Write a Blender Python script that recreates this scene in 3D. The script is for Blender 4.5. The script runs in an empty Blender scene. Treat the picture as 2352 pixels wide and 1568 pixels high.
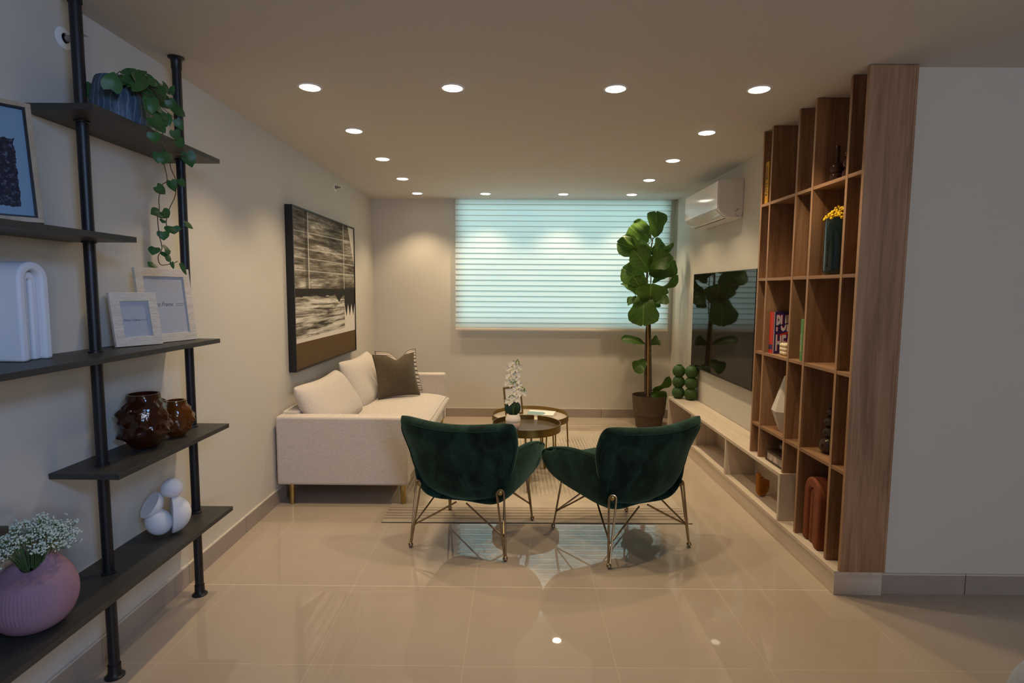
import bpy, math, random
from mathutils import Vector, Matrix, noise as mnoise
R = math.radians
PI = math.pi
random.seed(7)
sc = bpy.context.scene
COL = sc.collection

# ------------------------------------------------------------------ camera
F_PX, YAW, PITCH, ROLL, CAM_Z = 1301.34, -0.0056, 0.090, 0.0067, 1.4771
_f = Vector((math.sin(YAW)*math.cos(PITCH), math.cos(YAW)*math.cos(PITCH), -math.sin(PITCH)))
_r = Vector((math.cos(YAW), -math.sin(YAW), 0))
_u = _r.cross(_f)
_r, _u = math.cos(ROLL)*_r + math.sin(ROLL)*_u, -math.sin(ROLL)*_r + math.cos(ROLL)*_u
cam_d = bpy.data.cameras.new('camera')
cam_d.sensor_fit = 'HORIZONTAL'
cam_d.sensor_width = 36
cam_d.lens = F_PX*36/2352
cam_d.clip_start = 0.05
cam = bpy.data.objects.new('camera', cam_d)
COL.objects.link(cam)
cam.matrix_world = Matrix(((_r.x, _u.x, -_f.x, 0), (_r.y, _u.y, -_f.y, 0), (_r.z, _u.z, -_f.z, CAM_Z), (0, 0, 0, 1)))
sc.camera = cam


def px(x, y, ax, v):
    """a measured photo pixel (2352x1568) met with the plane ax = v, in metres"""
    d = _f + _r*((x-1176)/F_PX) - _u*((y-784)/F_PX)
    i = 'XYZ'.index(ax)
    c = Vector((0, 0, CAM_Z))
    return c + d*((v - c[i])/d[i])


# ------------------------------------------------------------------ world, exposure
w = bpy.data.worlds.new('world')
sc.world = w
w.use_nodes = True
w.node_tree.nodes['Background'].inputs[0].default_value = (0.45, 0.72, 0.85, 1)
w.node_tree.nodes['Background'].inputs[1].default_value = 0.6
sc.view_settings.view_transform = 'Standard'
sc.view_settings.look = 'None'
sc.view_settings.gamma = 1
sc.view_settings.use_curve_mapping = False
sc.view_settings.exposure = 0.0
sc.cycles.use_denoising = True
sc.cycles.max_bounces = 8
sc.cycles.diffuse_bounces = 5
sc.cycles.glossy_bounces = 4
sc.cycles.transmission_bounces = 6
sc.cycles.transparent_max_bounces = 8
sc.cycles.caustics_reflective = False
sc.cycles.caustics_refractive = False
sc.cycles.sample_clamp_indirect = 4.0


def area_light(name, loc, target, sx, sy, power, color):
    l = bpy.data.lights.new(name, 'AREA')
    l.shape = 'RECTANGLE'
    l.size, l.size_y = sx, sy
    l.energy = power
    l.color = color
    o = bpy.data.objects.new(name, l)
    COL.objects.link(o)
    o.location = loc
    o.rotation_euler = (Vector(target)-Vector(loc)).to_track_quat('-Z', 'Y').to_euler()
    return o


# daylight outside the blinded window, and daylight entering the room behind the camera
area_light('daylight_outside_window', (0.53, 6.98, 1.78), (0.53, 6.0, 1.78), 3.0, 1.9, 62, (0.58, 0.93, 0.97))
area_light('daylight_behind_camera', (2.4, -4.12, 1.95), (0.6, 2.2, 1.95), 3.0, 0.8, 135, (0.70, 0.80, 1.0))
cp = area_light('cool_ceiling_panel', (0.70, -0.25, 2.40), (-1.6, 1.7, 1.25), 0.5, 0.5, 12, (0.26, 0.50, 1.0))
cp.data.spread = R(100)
LAMP_COLOR = (1.0, 0.77, 0.475)
LAMP_POWER = 38


# ------------------------------------------------------------------ materials
class NT:
    def __init__(s, name):
        s.m = bpy.data.materials.new(name)
        s.m.use_nodes = True
        s.t = s.m.node_tree
        s.b = s.t.nodes['Principled BSDF']
        s.out = s.t.nodes['Material Output']

    def n(s, ty, **kw):
        k = s.t.nodes.new(ty)
        for a, v in kw.items():
            setattr(k, a, v)
        return k

    def l(s, a, b):
        s.t.links.new(a, b)

    def put(s, sock, v):
        if hasattr(v, 'links') or isinstance(v, bpy.types.NodeSocket):
            s.l(v, sock)
        else:
            sock.default_value = v

    def math(s, op, a, b=0.0, c=None):
        k = s.n('ShaderNodeMath', operation=op)
        s.put(k.inputs[0], a)
        s.put(k.inputs[1], b)
        if c is not None:
            s.put(k.inputs[2], c)
        return k.outputs[0]

    def mix(s, fac, a, b):
        k = s.n('ShaderNodeMix', data_type='RGBA')
        s.put(k.inputs[0], fac)
        s.put(k.inputs[6], a if not isinstance(a, tuple) else (*a[:3], 1))
        s.put(k.inputs[7], b if not isinstance(b, tuple) else (*b[:3], 1))
        return k.outputs[2]

    def coord(s, which='Object'):
        return s.n('ShaderNodeTexCoord').outputs[which]

    def mapped(s, vec, scale=(1, 1, 1), loc=(0, 0, 0), rot=(0, 0, 0)):
        k = s.n('ShaderNodeMapping')
        s.l(vec, k.inputs[0])
        k.inputs['Scale'].default_value = scale
        k.inputs['Location'].default_value = loc
        k.inputs['Rotation'].default_value = rot
        return k.outputs[0]

    def noise(s, vec, scale, detail=3, rough=0.55, dist=0.0):
        k = s.n('ShaderNodeTexNoise')
        s.l(vec, k.inputs['Vector'])
        k.inputs['Scale'].default_value = scale
        k.inputs['Detail'].default_value = detail
        k.inputs['Roughness'].default_value = rough
        k.inputs['Distortion'].default_value = dist
        return k.outputs['Fac']

    def ramp(s, fac, stops):
        k = s.n('ShaderNodeValToRGB')
        s.put(k.inputs[0], fac)
        e = k.color_ramp.elements
        e[0].position, e[0].color = stops[0][0], (*stops[0][1], 1)
        e[1].position, e[1].color = stops[-1][0], (*stops[-1][1], 1)
        for p, c in stops[1:-1]:
            q = e.new(p)
            q.color = (*c, 1)
        return k.outputs[0]

    def step(s, fac, lo, hi):
        k = s.n('ShaderNodeMapRange')
        s.put(k.inputs[0], fac)
        k.inputs[1].default_value = lo
        k.inputs[2].default_value = hi
        return k.outputs[0]

    def bump(s, h, strength=0.2, dist=0.01):
        k = s.n('ShaderNodeBump')
        s.l(h, k.inputs['Height'])
        k.inputs['Strength'].default_value = strength
        k.inputs['Distance'].default_value = dist
        s.l(k.outputs[0], s.b.inputs['Normal'])

    def sep(s, vec):
        k = s.n('ShaderNodeSeparateXYZ')
        s.l(vec, k.inputs[0])
        return k.outputs


def mat(name, col, rough=0.5, metal=0.0, spec=0.5, var=None, vscale=8, vstretch=(1, 1, 1), bump=None, bscale=200,
        sheen=0.0, trans=0.0, ior=1.45, emit=None, coat=0.0, coords='Object'):
    t = NT(name)
    b = t.b
    b.inputs['Base Color'].default_value = (*col, 1)
    b.inputs['Roughness'].default_value = rough
    b.inputs['Metallic'].default_value = metal
    b.inputs['Specular IOR Level'].default_value = spec
    b.inputs['IOR'].default_value = ior
    if sheen:
        b.inputs['Sheen Weight'].default_value = sheen
        b.inputs['Sheen Roughness'].default_value = 0.35
        b.inputs['Sheen Tint'].default_value = (*[min(1, c*3+0.25) for c in col], 1)
    if trans:
        b.inputs['Transmission Weight'].default_value = trans
    if coat:
        b.inputs['Coat Weight'].default_value = coat
    if emit:
        b.inputs['Emission Color'].default_value = (*emit[0], 1)
        b.inputs['Emission Strength'].default_value = emit[1]
    if var or bump:
        v = t.mapped(t.coord(coords), vstretch)
    if var:
        t.l(t.ramp(t.noise(v, vscale, 4), [(0.32, var), (0.68, col)]), b.inputs['Base Color'])
    if bump:
        t.bump(t.noise(v, bscale, 2), bump, 0.004)
    return t.m


def wood(name, dark, mid, light, axis, rough=0.5, scale=1.0, bump=0.12):
    """grain runs along axis (0,1,2)"""
    t = NT(name)
    st = [16*scale, 16*scale, 16*scale]
    st[axis] = 1.1*scale
    v = t.mapped(t.coord(), tuple(st))
    st2 = [120*scale, 120*scale, 120*scale]
    st2[axis] = 3*scale
    v2 = t.mapped(t.coord(), tuple(st2))
    big = t.noise(v, 1.0, 4, 0.55, 1.2)
    fine = t.noise(v2, 1.0, 3, 0.6, 0.2)
    f = t.math('ADD', t.math('MULTIPLY', big, 0.7), t.math('MULTIPLY', fine, 0.3))
    c = t.ramp(f, [(0.33, dark), (0.5, mid), (0.68, light)])
    t.l(c, t.b.inputs['Base Color'])
    t.b.inputs['Roughness'].default_value = rough
    t.b.inputs['Specular IOR Level'].default_value = 0.35
    t.bump(fine, bump, 0.003)
    return t.m


M = {}
M['wall'] = mat('wall_paint', (0.60, 0.56, 0.49), 0.62, spec=0.25, bump=0.04, bscale=260)
M['ceiling'] = mat('ceiling_paint', (0.66, 0.63, 0.60), 0.8, spec=0.1)
M['base'] = mat('porcelain_skirting', (0.36, 0.30, 0.25), 0.3, spec=0.4, var=(0.33, 0.275, 0.23), vscale=3)
M['grout_top'] = mat('skirting_top_grout', (0.62, 0.55, 0.47), 0.7)
M['walnut_v'] = wood('walnut_upright', (0.195, 0.100, 0.050), (0.320, 0.178, 0.094), (0.410, 0.248, 0.142), 2)
M['walnut_h'] = wood('walnut_shelf', (0.19, 0.098, 0.048), (0.30, 0.163, 0.083), (0.38, 0.220, 0.118), 1)
M['oak_h'] = wood('pale_oak_long', (0.50, 0.41, 0.32), (0.60, 0.50, 0.40), (0.67, 0.57, 0.47), 1)
M['oak_v'] = wood('pale_oak_upright', (0.48, 0.40, 0.33), (0.57, 0.49, 0.41), (0.64, 0.56, 0.48), 2)
M['oak_x'] = wood('pale_oak_cross', (0.48, 0.40, 0.33), (0.57, 0.49, 0.41), (0.64, 0.56, 0.48), 0)
M['charboard'] = mat('charcoal_board', (0.046, 0.044, 0.038), 0.45, var=(0.036, 0.034, 0.030), vscale=30, spec=0.4)
M['blackmetal'] = mat('black_powder_metal', (0.010, 0.010, 0.012), 0.42, spec=0.5, bump=0.05, bscale=300)
M['brass'] = mat('brushed_brass', (0.46, 0.34, 0.13), 0.32, metal=1.0, var=(0.38, 0.28, 0.10), vscale=20)
M['antique'] = mat('antique_brass_wire', (0.33, 0.25, 0.15), 0.28, metal=1.0)
M['tray'] = mat('bronze_gold_metal', (0.27, 0.19, 0.06), 0.38, metal=1.0, var=(0.23, 0.16, 0.05), vscale=12)
M['whiteplastic'] = mat('white_gloss_plastic', (0.80, 0.79, 0.77), 0.12, spec=0.5)
M['whitematte'] = mat('white_matte_plastic', (0.74, 0.73, 0.74), 0.5, spec=0.4)
M['darkgap'] = mat('dark_slot', (0.02, 0.02, 0.02), 0.6)
M['screen'] = mat('black_screen_glass', (0.008, 0.007, 0.006), 0.04, spec=0.28, ior=1.5)
M['lens'] = mat('lamp_diffuser', (0.9, 0.9, 0.9), 0.5, emit=((1.0, 0.86, 0.70), 16.0))
M['whitepaint'] = mat('white_enamel', (0.82, 0.81, 0.79), 0.4)
M['sprinkler'] = mat('sprinkler_chrome', (0.35, 0.33, 0.32), 0.25, metal=1.0)
M['redbulb'] = mat('sprinkler_bulb', (0.12, 0.02, 0.02), 0.2)


def fabric(name, c1, c2, sheen=0.15):
    t = NT(name)
    v = t.coord()
    n1 = t.noise(t.mapped(v, (60, 60, 420)), 1.0, 2)
    n2 = t.noise(t.mapped(v, (420, 420, 60)), 1.0, 2)
    f = t.math('ADD', t.math('MULTIPLY', n1, 0.5), t.math('MULTIPLY', n2, 0.5))
    t.l(t.ramp(f, [(0.36, c2), (0.62, c1)]), t.b.inputs['Base Color'])
    t.b.inputs['Roughness'].default_value = 0.9
    t.b.inputs['Specular IOR Level'].default_value = 0.15
    t.b.inputs['Sheen Weight'].default_value = sheen
    t.bump(f, 0.35, 0.003)
    return t.m


M['linen'] = fabric('oatmeal_linen', (0.66, 0.59, 0.53), (0.50, 0.44, 0.39))
M['olive'] = fabric('olive_brown_linen', (0.115, 0.088, 0.054), (0.070, 0.053, 0.032))


def velvet():
    t = NT('dark_green_velvet')
    v = t.coord()
    a = t.noise(t.mapped(v, (1, 1, 0.55)), 9.0, 5, 0.62, 0.9)
    c = t.ramp(a, [(0.38, (0.0045, 0.0100, 0.0078)), (0.50, (0.0082, 0.0235, 0.0170)), (0.66, (0.013, 0.043, 0.031))])
    t.l(c, t.b.inputs['Base Color'])
    t.b.inputs['Roughness'].default_value = 0.8
    t.b.inputs['Specular IOR Level'].default_value = 0.12
    t.b.inputs['Sheen Weight'].default_value = 0.5
    t.b.inputs['Sheen Roughness'].default_value = 0.4
    t.b.inputs['Sheen Tint'].default_value = (0.25, 0.48, 0.36, 1)
    t.bump(t.noise(v, 350, 2), 0.15, 0.002)
    return t.m


M['velvet'] = velvet()
M['piping'] = mat('velvet_piping', (0.007, 0.022, 0.017), 0.8, sheen=0.3, spec=0.1)


def striped():
    t = NT('cream_striped_cotton')
    s = t.sep(t.coord('UV'))
    f = t.math('FRACT', t.math('MULTIPLY', s[1], 15.0))
    d = t.math('LESS_THAN', f, 0.34)
    t.l(t.mix(d, (0.62, 0.53, 0.44), (0.09, 0.065, 0.05)), t.b.inputs['Base Color'])
    t.b.inputs['Roughness'].default_value = 0.95
    return t.m


M['striped'] = striped()


def floor_mat():
    t = NT('polished_porcelain_tile')
    s = t.sep(t.coord())

    def line(x, off, per):
        k = t.math('FRACT', t.math('DIVIDE', t.math('SUBTRACT', x, off - 50*per), per))
        k = t.math('MINIMUM', k, t.math('SUBTRACT', 1.0, k))
        return t.math('LESS_THAN', k, 0.0019/per)
    g = t.math('MAXIMUM', line(s[0], -0.195, 0.6035), line(s[1], 2.71, 0.6))
    cl = t.ramp(t.noise(t.coord(), 2.2, 3), [(0.35, (0.45, 0.366, 0.285)), (0.65, (0.47, 0.384, 0.302))])
    main = t.math('LESS_THAN', t.math('ABSOLUTE', t.math('SUBTRACT', s[1], 2.71)), 0.004)
    gc = t.mix(main, (0.52, 0.435, 0.34), (0.70, 0.60, 0.47))
    t.l(t.mix(g, cl, gc), t.b.inputs['Base Color'])
    t.l(t.math('ADD', 0.022, t.math('MULTIPLY', g, 0.2)), t.b.inputs['Roughness'])
    t.b.inputs['IOR'].default_value = 1.55
    return t.m


M['floor'] = floor_mat()


def rug_mat():
    t = NT('woven_beige_rug')
    s = t.sep(t.coord())
    x, y = s[0], s[1]
    cl = t.ramp(t.noise(t.coord(), 5, 4, 0.6), [(0.3, (0.40, 0.335, 0.26)), (0.7, (0.50, 0.43, 0.34))])
    wob = t.math('MULTIPLY', t.math('SUBTRACT', t.noise(t.mapped(t.coord(), (2, 9, 1)), 1.0, 2), 0.5), 0.03)
    yy = t.math('ADD', y, wob)
    # cross bands near both short ends
    e = t.math('SUBTRACT', 1.30, t.math('ABSOLUTE', yy))
    band = t.math('FRACT', t.math('DIVIDE', e, 0.046))
    band = t.step(t.math('ABSOLUTE', t.math('SUBTRACT', band, 0.5)), 0.10, 0.30)
    inb = t.math('MULTIPLY', t.math('LESS_THAN', e, 0.235), t.math('GREATER_THAN', e, 0.02))
    bnd = t.math('MULTIPLY', inb, band)
    fib = t.noise(t.mapped(t.coord(), (3, 60, 1)), 1.0, 3)
    bnd = t.math('MULTIPLY', bnd, t.math('ADD', 0.45, t.math('MULTIPLY', fib, 0.7)))
    # fine lines along the length in the middle
    ln = t.math('FRACT', t.math('DIVIDE', t.math('ADD', x, 10.0), 0.030))
    ln = t.math('LESS_THAN', ln, 0.22)
    fld = t.math('MULTIPLY', t.step(e, 0.42, 0.60), ln)
    nz = t.step(t.noise(t.mapped(t.coord(), (3, 1.6, 1)), 1.5, 3), 0.36, 0.6)
    wv = t.step(t.math('FRACT', t.math('DIVIDE', y, 0.018)), 0.2, 0.8)
    fld = t.math('MULTIPLY', fld, t.math('MULTIPLY', t.math('ADD', 0.35, nz), t.math('ADD', 0.55, t.math('MULTIPLY', wv, 0.4))))
    c1 = t.mix(t.math('MULTIPLY', bnd, 0.80), cl, (0.185, 0.130, 0.095))
    c2 = t.mix(t.math('MINIMUM', t.math('MULTIPLY', fld, 0.8), 0.9), c1, (0.15, 0.115, 0.075))
    t.l(c2, t.b.inputs['Base Color'])
    t.b.inputs['Roughness'].default_value = 0.95
    t.b.inputs['Specular IOR Level'].default_value = 0.1
    t.bump(t.noise(t.coord(), 220, 2), 0.5, 0.004)
    return t.m


M['rug'] = rug_mat()
M['rugedge'] = mat('rug_binding', (0.06, 0.045, 0.035), 0.9)


def blind_mat():
    t = NT('sheer_blind_fabric')
    t.t.nodes.remove(t.b)
    s = t.sep(t.coord('UV'))
    thread = t.noise(t.mapped(t.coord(), (1.5, 1, 300)), 1.0, 2)
    f = s[1]
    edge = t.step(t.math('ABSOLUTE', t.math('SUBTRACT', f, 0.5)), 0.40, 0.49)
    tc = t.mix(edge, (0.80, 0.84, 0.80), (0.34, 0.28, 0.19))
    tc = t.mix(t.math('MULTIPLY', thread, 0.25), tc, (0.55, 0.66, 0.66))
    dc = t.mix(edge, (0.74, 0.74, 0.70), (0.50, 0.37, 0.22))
    tr = t.n('ShaderNodeBsdfTranslucent')
    df = t.n('ShaderNodeBsdfDiffuse')
    t.l(tc, tr.inputs[0])
    t.l(dc, df.inputs[0])
    mx = t.n('ShaderNodeMixShader')
    mx.inputs[0].default_value = 0.5
    t.l(tr.outputs[0], mx.inputs[1])
    t.l(df.outputs[0], mx.inputs[2])
    t.l(mx.outputs[0], t.out.inputs[0])
    return t.m


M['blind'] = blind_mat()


def pane_mat():
    t = NT('window_glass')
    t.t.nodes.remove(t.b)
    a = t.n('ShaderNodeBsdfTransparent')
    g = t.n('ShaderNodeBsdfGlossy')
    g.inputs['Roughness'].default_value = 0.02
    fr = t.n('ShaderNodeFresnel')
    mx = t.n('ShaderNodeMixShader')
    t.l(fr.outputs[0], mx.inputs[0])
    t.l(a.outputs[0], mx.inputs[1])
    t.l(g.outputs[0], mx.inputs[2])
    t.l(mx.outputs[0], t.out.inputs[0])
    return t.m


M['pane'] = pane_mat()


def painting_mat():
    t = NT('abstract_painted_canvas')
    uv = t.coord('UV')
    s = t.sep(uv)
    u, v = s[0], s[1]

    def rng(x, a, b):
        return t.math('MULTIPLY', t.math('GREATER_THAN', x, a), t.math('LESS_THAN', x, b))
    # brushed upper field
    n1 = t.noise(t.mapped(uv, (1.9, 15, 1)), 1.0, 5, 0.68, 0.4)
    n2 = t.noise(t.mapped(uv, (7, 60, 1)), 1.0, 4, 0.7, 0.3)
    f = t.math('ADD', t.math('MULTIPLY', n1, 0.65), t.math('MULTIPLY', n2, 0.35))
    up = t.ramp(f, [(0.36, (0.022, 0.018, 0.013)), (0.46, (0.10, 0.085, 0.062)), (0.54, (0.25, 0.22, 0.175)), (0.64, (0.66, 0.61, 0.53))])
    # horizontal paper seams
    for vv, sl in ((0.875, -0.03), (0.765, -0.02), (0.70, 0.0), (0.62, 0.0)):
        k = t.math('ABSOLUTE', t.math('SUBTRACT', t.math('ADD', v, t.math('MULTIPLY', u, sl)), vv+sl*0.5))
        k = t.math('LESS_THAN', k, 0.004)
        up = t.mix(t.math('MULTIPLY', k, 0.45), up, (0.72, 0.67, 0.58))
    for uu, a in ((0.20, 0.75), (0.785, 0.6)):
        k = t.math('LESS_THAN', t.math('ABSOLUTE', t.math('SUBTRACT', u, uu)), 0.006)
        up = t.mix(t.math('MULTIPLY', k, a), up, (0.68, 0.63, 0.55))
    k = rng(u, 0.155, 0.196)
    up = t.mix(t.math('MULTIPLY', k, 0.55), up, (0.03, 0.025, 0.02))
    # pale wedge in the upper right corner
    k = t.math('GREATER_THAN', t.math('ADD', u, t.math('MULTIPLY', v, 0.42)), 1.295)
    up = t.mix(k, up, (0.62, 0.56, 0.47))
    # brushed lower field, slanting strokes
    m1 = t.noise(t.mapped(uv, (2.4, 32, 1), rot=(0, 0, R(9))), 1.0, 5, 0.7, 0.5)
    lo = t.ramp(m1, [(0.38, (0.035, 0.028, 0.020)), (0.47, (0.21, 0.18, 0.14)), (0.57, (0.60, 0.55, 0.47)), (0.66, (0.74, 0.69, 0.60))])
    k = t.math('LESS_THAN', v, t.math('ADD', 0.186, t.math('MULTIPLY', u, 0.02)))
    lo = t.mix(k, lo, (0.70, 0.64, 0.56))
    k = t.math('GREATER_THAN', u, 0.785)
    lo = t.mix(k, lo, (0.70, 0.64, 0.56))
    c = t.mix(t.math('LESS_THAN', v, 0.48), up, lo)
    # dark band with a ragged lower edge, dripping on the right
    rag = t.math('MULTIPLY', t.math('SUBTRACT', t.noise(t.mapped(uv, (6, 0.01, 1)), 1.0, 3), 0.5), 0.07)
    notch = t.math('MULTIPLY', t.step(t.math('ABSOLUTE', t.math('SUBTRACT', u, 0.68)), 0.07, 0.0), 0.05)
    low = t.math('SUBTRACT', t.math('ADD', 0.455, rag), notch)
    drip = t.math('ABSOLUTE', t.math('SUBTRACT', t.math('FRACT', t.math('MULTIPLY', t.math('SUBTRACT', u, 0.785), 14.0)), 0.5))
    lowr = t.math('ADD', 0.285, t.math('MULTIPLY', drip, 0.20))
    right = t.math('GREATER_THAN', u, 0.785)
    lim = t.math('ADD', t.math('MULTIPLY', right, lowr), t.math('MULTIPLY', t.math('SUBTRACT', 1.0, right), low))
    band = t.math('MULTIPLY', t.math('LESS_THAN', v, 0.505), t.math('GREATER_THAN', v, lim))
    c = t.mix(band, c, (0.021, 0.018, 0.013))
    c = t.mix(t.math('LESS_THAN', v, 0.164), c, (0.115, 0.066, 0.026))
    t.l(c, t.b.inputs['Base Color'])
    t.b.inputs['Roughness'].default_value = 0.75
    t.b.inputs['Specular IOR Level'].default_value = 0.2
    return t.m


M['painting'] = painting_mat()


def leaf_mat(name, dark, light, vein):
    t = NT(name)
    s = t.sep(t.coord('UV'))
    cl = t.ramp(t.noise(t.coord(), 7, 3), [(0.3, dark), (0.7, light)])
    mid = t.math('LESS_THAN', t.math('ABSOLUTE', t.math('SUBTRACT', s[0], 0.5)), 0.016)
    a = t.math('ABSOLUTE', t.math('SUBTRACT', s[0], 0.5))
    sv = t.math('FRACT', t.math('SUBTRACT', t.math('MULTIPLY', s[1], 6.0), t.math('MULTIPLY', a, 4.0)))
    sv = t.math('MULTIPLY', t.math('LESS_THAN', t.math('ABSOLUTE', t.math('SUBTRACT', sv, 0.5)), 0.035), 0.45)
    t.l(t.mix(t.math('MAXIMUM', t.math('MULTIPLY', mid, 0.8), sv), cl, vein), t.b.inputs['Base Color'])
    t.b.inputs['Roughness'].default_value = 0.42
    t.b.inputs['Specular IOR Level'].default_value = 0.4
    tr = t.n('ShaderNodeBsdfTranslucent')
    t.l(cl, tr.inputs[0])
    mx = t.n('ShaderNodeMixShader')
    mx.inputs[0].default_value = 0.25
    t.l(t.b.outputs[0], mx.inputs[1])
    t.l(tr.outputs[0], mx.inputs[2])
    t.l(mx.outputs[0], t.out.inputs[0])
    return t.m


M['fig'] = leaf_mat('fiddle_leaf', (0.040, 0.095, 0.015), (0.075, 0.155, 0.024), (0.22, 0.33, 0.06))
M['pothos'] = leaf_mat('pothos_leaf', (0.030, 0.100, 0.028), (0.055, 0.150, 0.040), (0.09, 0.20, 0.06))
M['orchidleaf'] = mat('orchid_leaf', (0.018, 0.050, 0.016), 0.45, var=(0.012, 0.034, 0.012), vscale=30)
M['stem'] = mat('green_stem', (0.13, 0.20, 0.045), 0.6)
M['brownstem'] = mat('brown_vine', (0.09, 0.055, 0.03), 0.7)
M['bud'] = mat('green_bud', (0.10, 0.22, 0.03), 0.5)
M['petal'] = mat('white_petal', (0.82, 0.77, 0.66), 0.6, sheen=0.1)
M['lip'] = mat('yellow_lip', (0.78, 0.56, 0.09), 0.6)
M['bark'] = mat('bark', (0.13, 0.085, 0.055), 0.85, var=(0.05, 0.032, 0.022), vscale=26, vstretch=(1, 1, 2.5), bump=0.6, bscale=40)
M['stake'] = mat('bamboo_stake', (0.40, 0.22, 0.055), 0.6)
M['soil'] = mat('potting_soil', (0.018, 0.013, 0.010), 0.95, bump=0.8, bscale=60)
M['potbrown'] = mat('brown_ribbed_planter', (0.105, 0.068, 0.042), 0.65, var=(0.085, 0.055, 0.034), vscale=10)


def streaked_pot():
    t = NT('slate_blue_streaked_ceramic')
    q = t.sep(t.coord())
    a = t.math('ARCTAN2', q[1], q[0])
    wv = t.math('MULTIPLY', t.math('SUBTRACT', t.noise(t.coord(), 14, 2), 0.5), 0.35)
    f = t.math('FRACT', t.math('ADD', t.math('MULTIPLY', t.math('ADD', a, wv), 26/(2*PI)), 50.0))
    k = t.step(t.math('ABSOLUTE', t.math('SUBTRACT', f, 0.5)), 0.36, 0.5)
    base = t.ramp(t.noise(t.coord(), 18, 3), [(0.3, (0.028, 0.055, 0.092)), (0.7, (0.048, 0.090, 0.140))])
    t.l(t.mix(t.math('MULTIPLY', k, 0.75), base, (0.17, 0.24, 0.30)), t.b.inputs['Base Color'])
    t.b.inputs['Roughness'].default_value = 0.5
    return t.m


M['potblue'] = streaked_pot()
M['potwhite'] = mat('white_ceramic_pot', (0.76, 0.68, 0.60), 0.5)
M['potpink'] = mat('pale_pink_dip', (0.70, 0.52, 0.44), 0.55)
M['bisque'] = mat('white_bisque', (0.74, 0.74, 0.76), 0.75, bump=0.08, bscale=300)
M['pink'] = mat('mauve_pink_ceramic', (0.33, 0.195, 0.255), 0.75, var=(0.28, 0.16, 0.215), vscale=8, bump=0.1, bscale=200)
M['babys'] = mat('tiny_white_blossom', (0.62, 0.70, 0.60), 0.8)
M['babystem'] = mat('thin_green_stalk', (0.07, 0.13, 0.04), 0.7)
M['amber'] = mat('dark_amber_glass', (0.085, 0.020, 0.006), 0.06, trans=0.6, ior=1.5, bump=0.35, bscale=70)
M['amberlite'] = mat('amber_glass', (0.26, 0.075, 0.010), 0.06, trans=0.65, ior=1.5, bump=0.3, bscale=70)
M['amberdark'] = mat('deep_brown_glass', (0.09, 0.032, 0.014), 0.04, trans=0.5, ior=1.5)
M['smoke'] = mat('smoky_brown_glass', (0.085, 0.05, 0.030), 0.05, trans=0.6, ior=1.5)
M['darkglass'] = mat('dark_teal_glass', (0.010, 0.022, 0.020), 0.05, trans=0.35, ior=1.5)
M['mimosa'] = mat('yellow_mimosa', (0.78, 0.52, 0.015), 0.8)
M['greenceram'] = mat('moss_green_ceramic', (0.038, 0.088, 0.018), 0.6, var=(0.030, 0.072, 0.015), vscale=18)
M['terracotta'] = mat('terracotta', (0.215, 0.055, 0.018), 0.8, var=(0.18, 0.044, 0.014), vscale=20, bump=0.1, bscale=200)
M['ochre'] = mat('ochre_clay', (0.42, 0.155, 0.018), 0.75, var=(0.36, 0.125, 0.014), vscale=20)
M['faceted'] = mat('cream_faceted_ceramic', (0.60, 0.54, 0.47), 0.6)
M['candle'] = mat('cream_wax', (0.72, 0.63, 0.45), 0.5)
M['darkarch'] = mat('charcoal_ceramic', (0.022, 0.021, 0.020), 0.6)
M['darkwood'] = wood('dark_stained_box', (0.028, 0.014, 0.009), (0.045, 0.024, 0.015), (0.065, 0.035, 0.022), 1, 0.45)
M['marble'] = mat('veined_stone_panel', (0.58, 0.48, 0.42), 0.4, var=(0.20, 0.13, 0.11), vscale=30, vstretch=(1, 1, 0.5))
M['frameivory'] = mat('ivory_textured_frame', (0.70, 0.64, 0.55), 0.55, var=(0.58, 0.51, 0.42), vscale=16, vstretch=(1, 1, 4), bump=0.5, bscale=60)
M['insert'] = mat('grey_frame_insert', (0.42, 0.44, 0.49), 0.35)
M['ink'] = mat('dark_ink', (0.06, 0.065, 0.09), 0.7)
M['framegold'] = mat('gold_bronze_frame', (0.22, 0.15, 0.045), 0.4, metal=0.8)
M['photowhite'] = mat('white_insert', (0.74, 0.70, 0.66), 0.4)
M['easel'] = mat('black_easel_back', (0.012, 0.012, 0.014), 0.7)
M['easelbrown'] = mat('brown_easel_back', (0.20, 0.115, 0.075), 0.7)
M['paper'] = mat('white_paper', (0.76, 0.73, 0.68), 0.6)
M['teal'] = mat('teal_print', (0.19, 0.33, 0.33), 0.45)
M['navy'] = mat('navy_cover', (0.032, 0.018, 0.10), 0.45)
M['red'] = mat('red_spine', (0.55, 0.030, 0.012), 0.45)
M['magenta'] = mat('magenta_print', (0.50, 0.018, 0.07), 0.5)
M['letter'] = mat('pale_grey_letter', (0.58, 0.56, 0.60), 0.5)
M['yellow'] = mat('mustard_cloth', (0.46, 0.235, 0.012), 0.7)
M['greenbook'] = mat('leaf_green_cover', (0.085, 0.22, 0.065), 0.55)
M['cream'] = mat('cream_lettering', (0.66, 0.60, 0.40), 0.6)
M['tabletop'] = mat('pale_stone_tabletop', (0.55, 0.47, 0.37), 0.25, var=(0.48, 0.40, 0.31), vscale=6)
M['tableglass'] = mat('brown_mirror_top', (0.10, 0.075, 0.055), 0.12, spec=0.8)
M['pouf'] = fabric('grey_blue_boucle', (0.46, 0.52, 0.62), (0.36, 0.41, 0.50))


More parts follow.
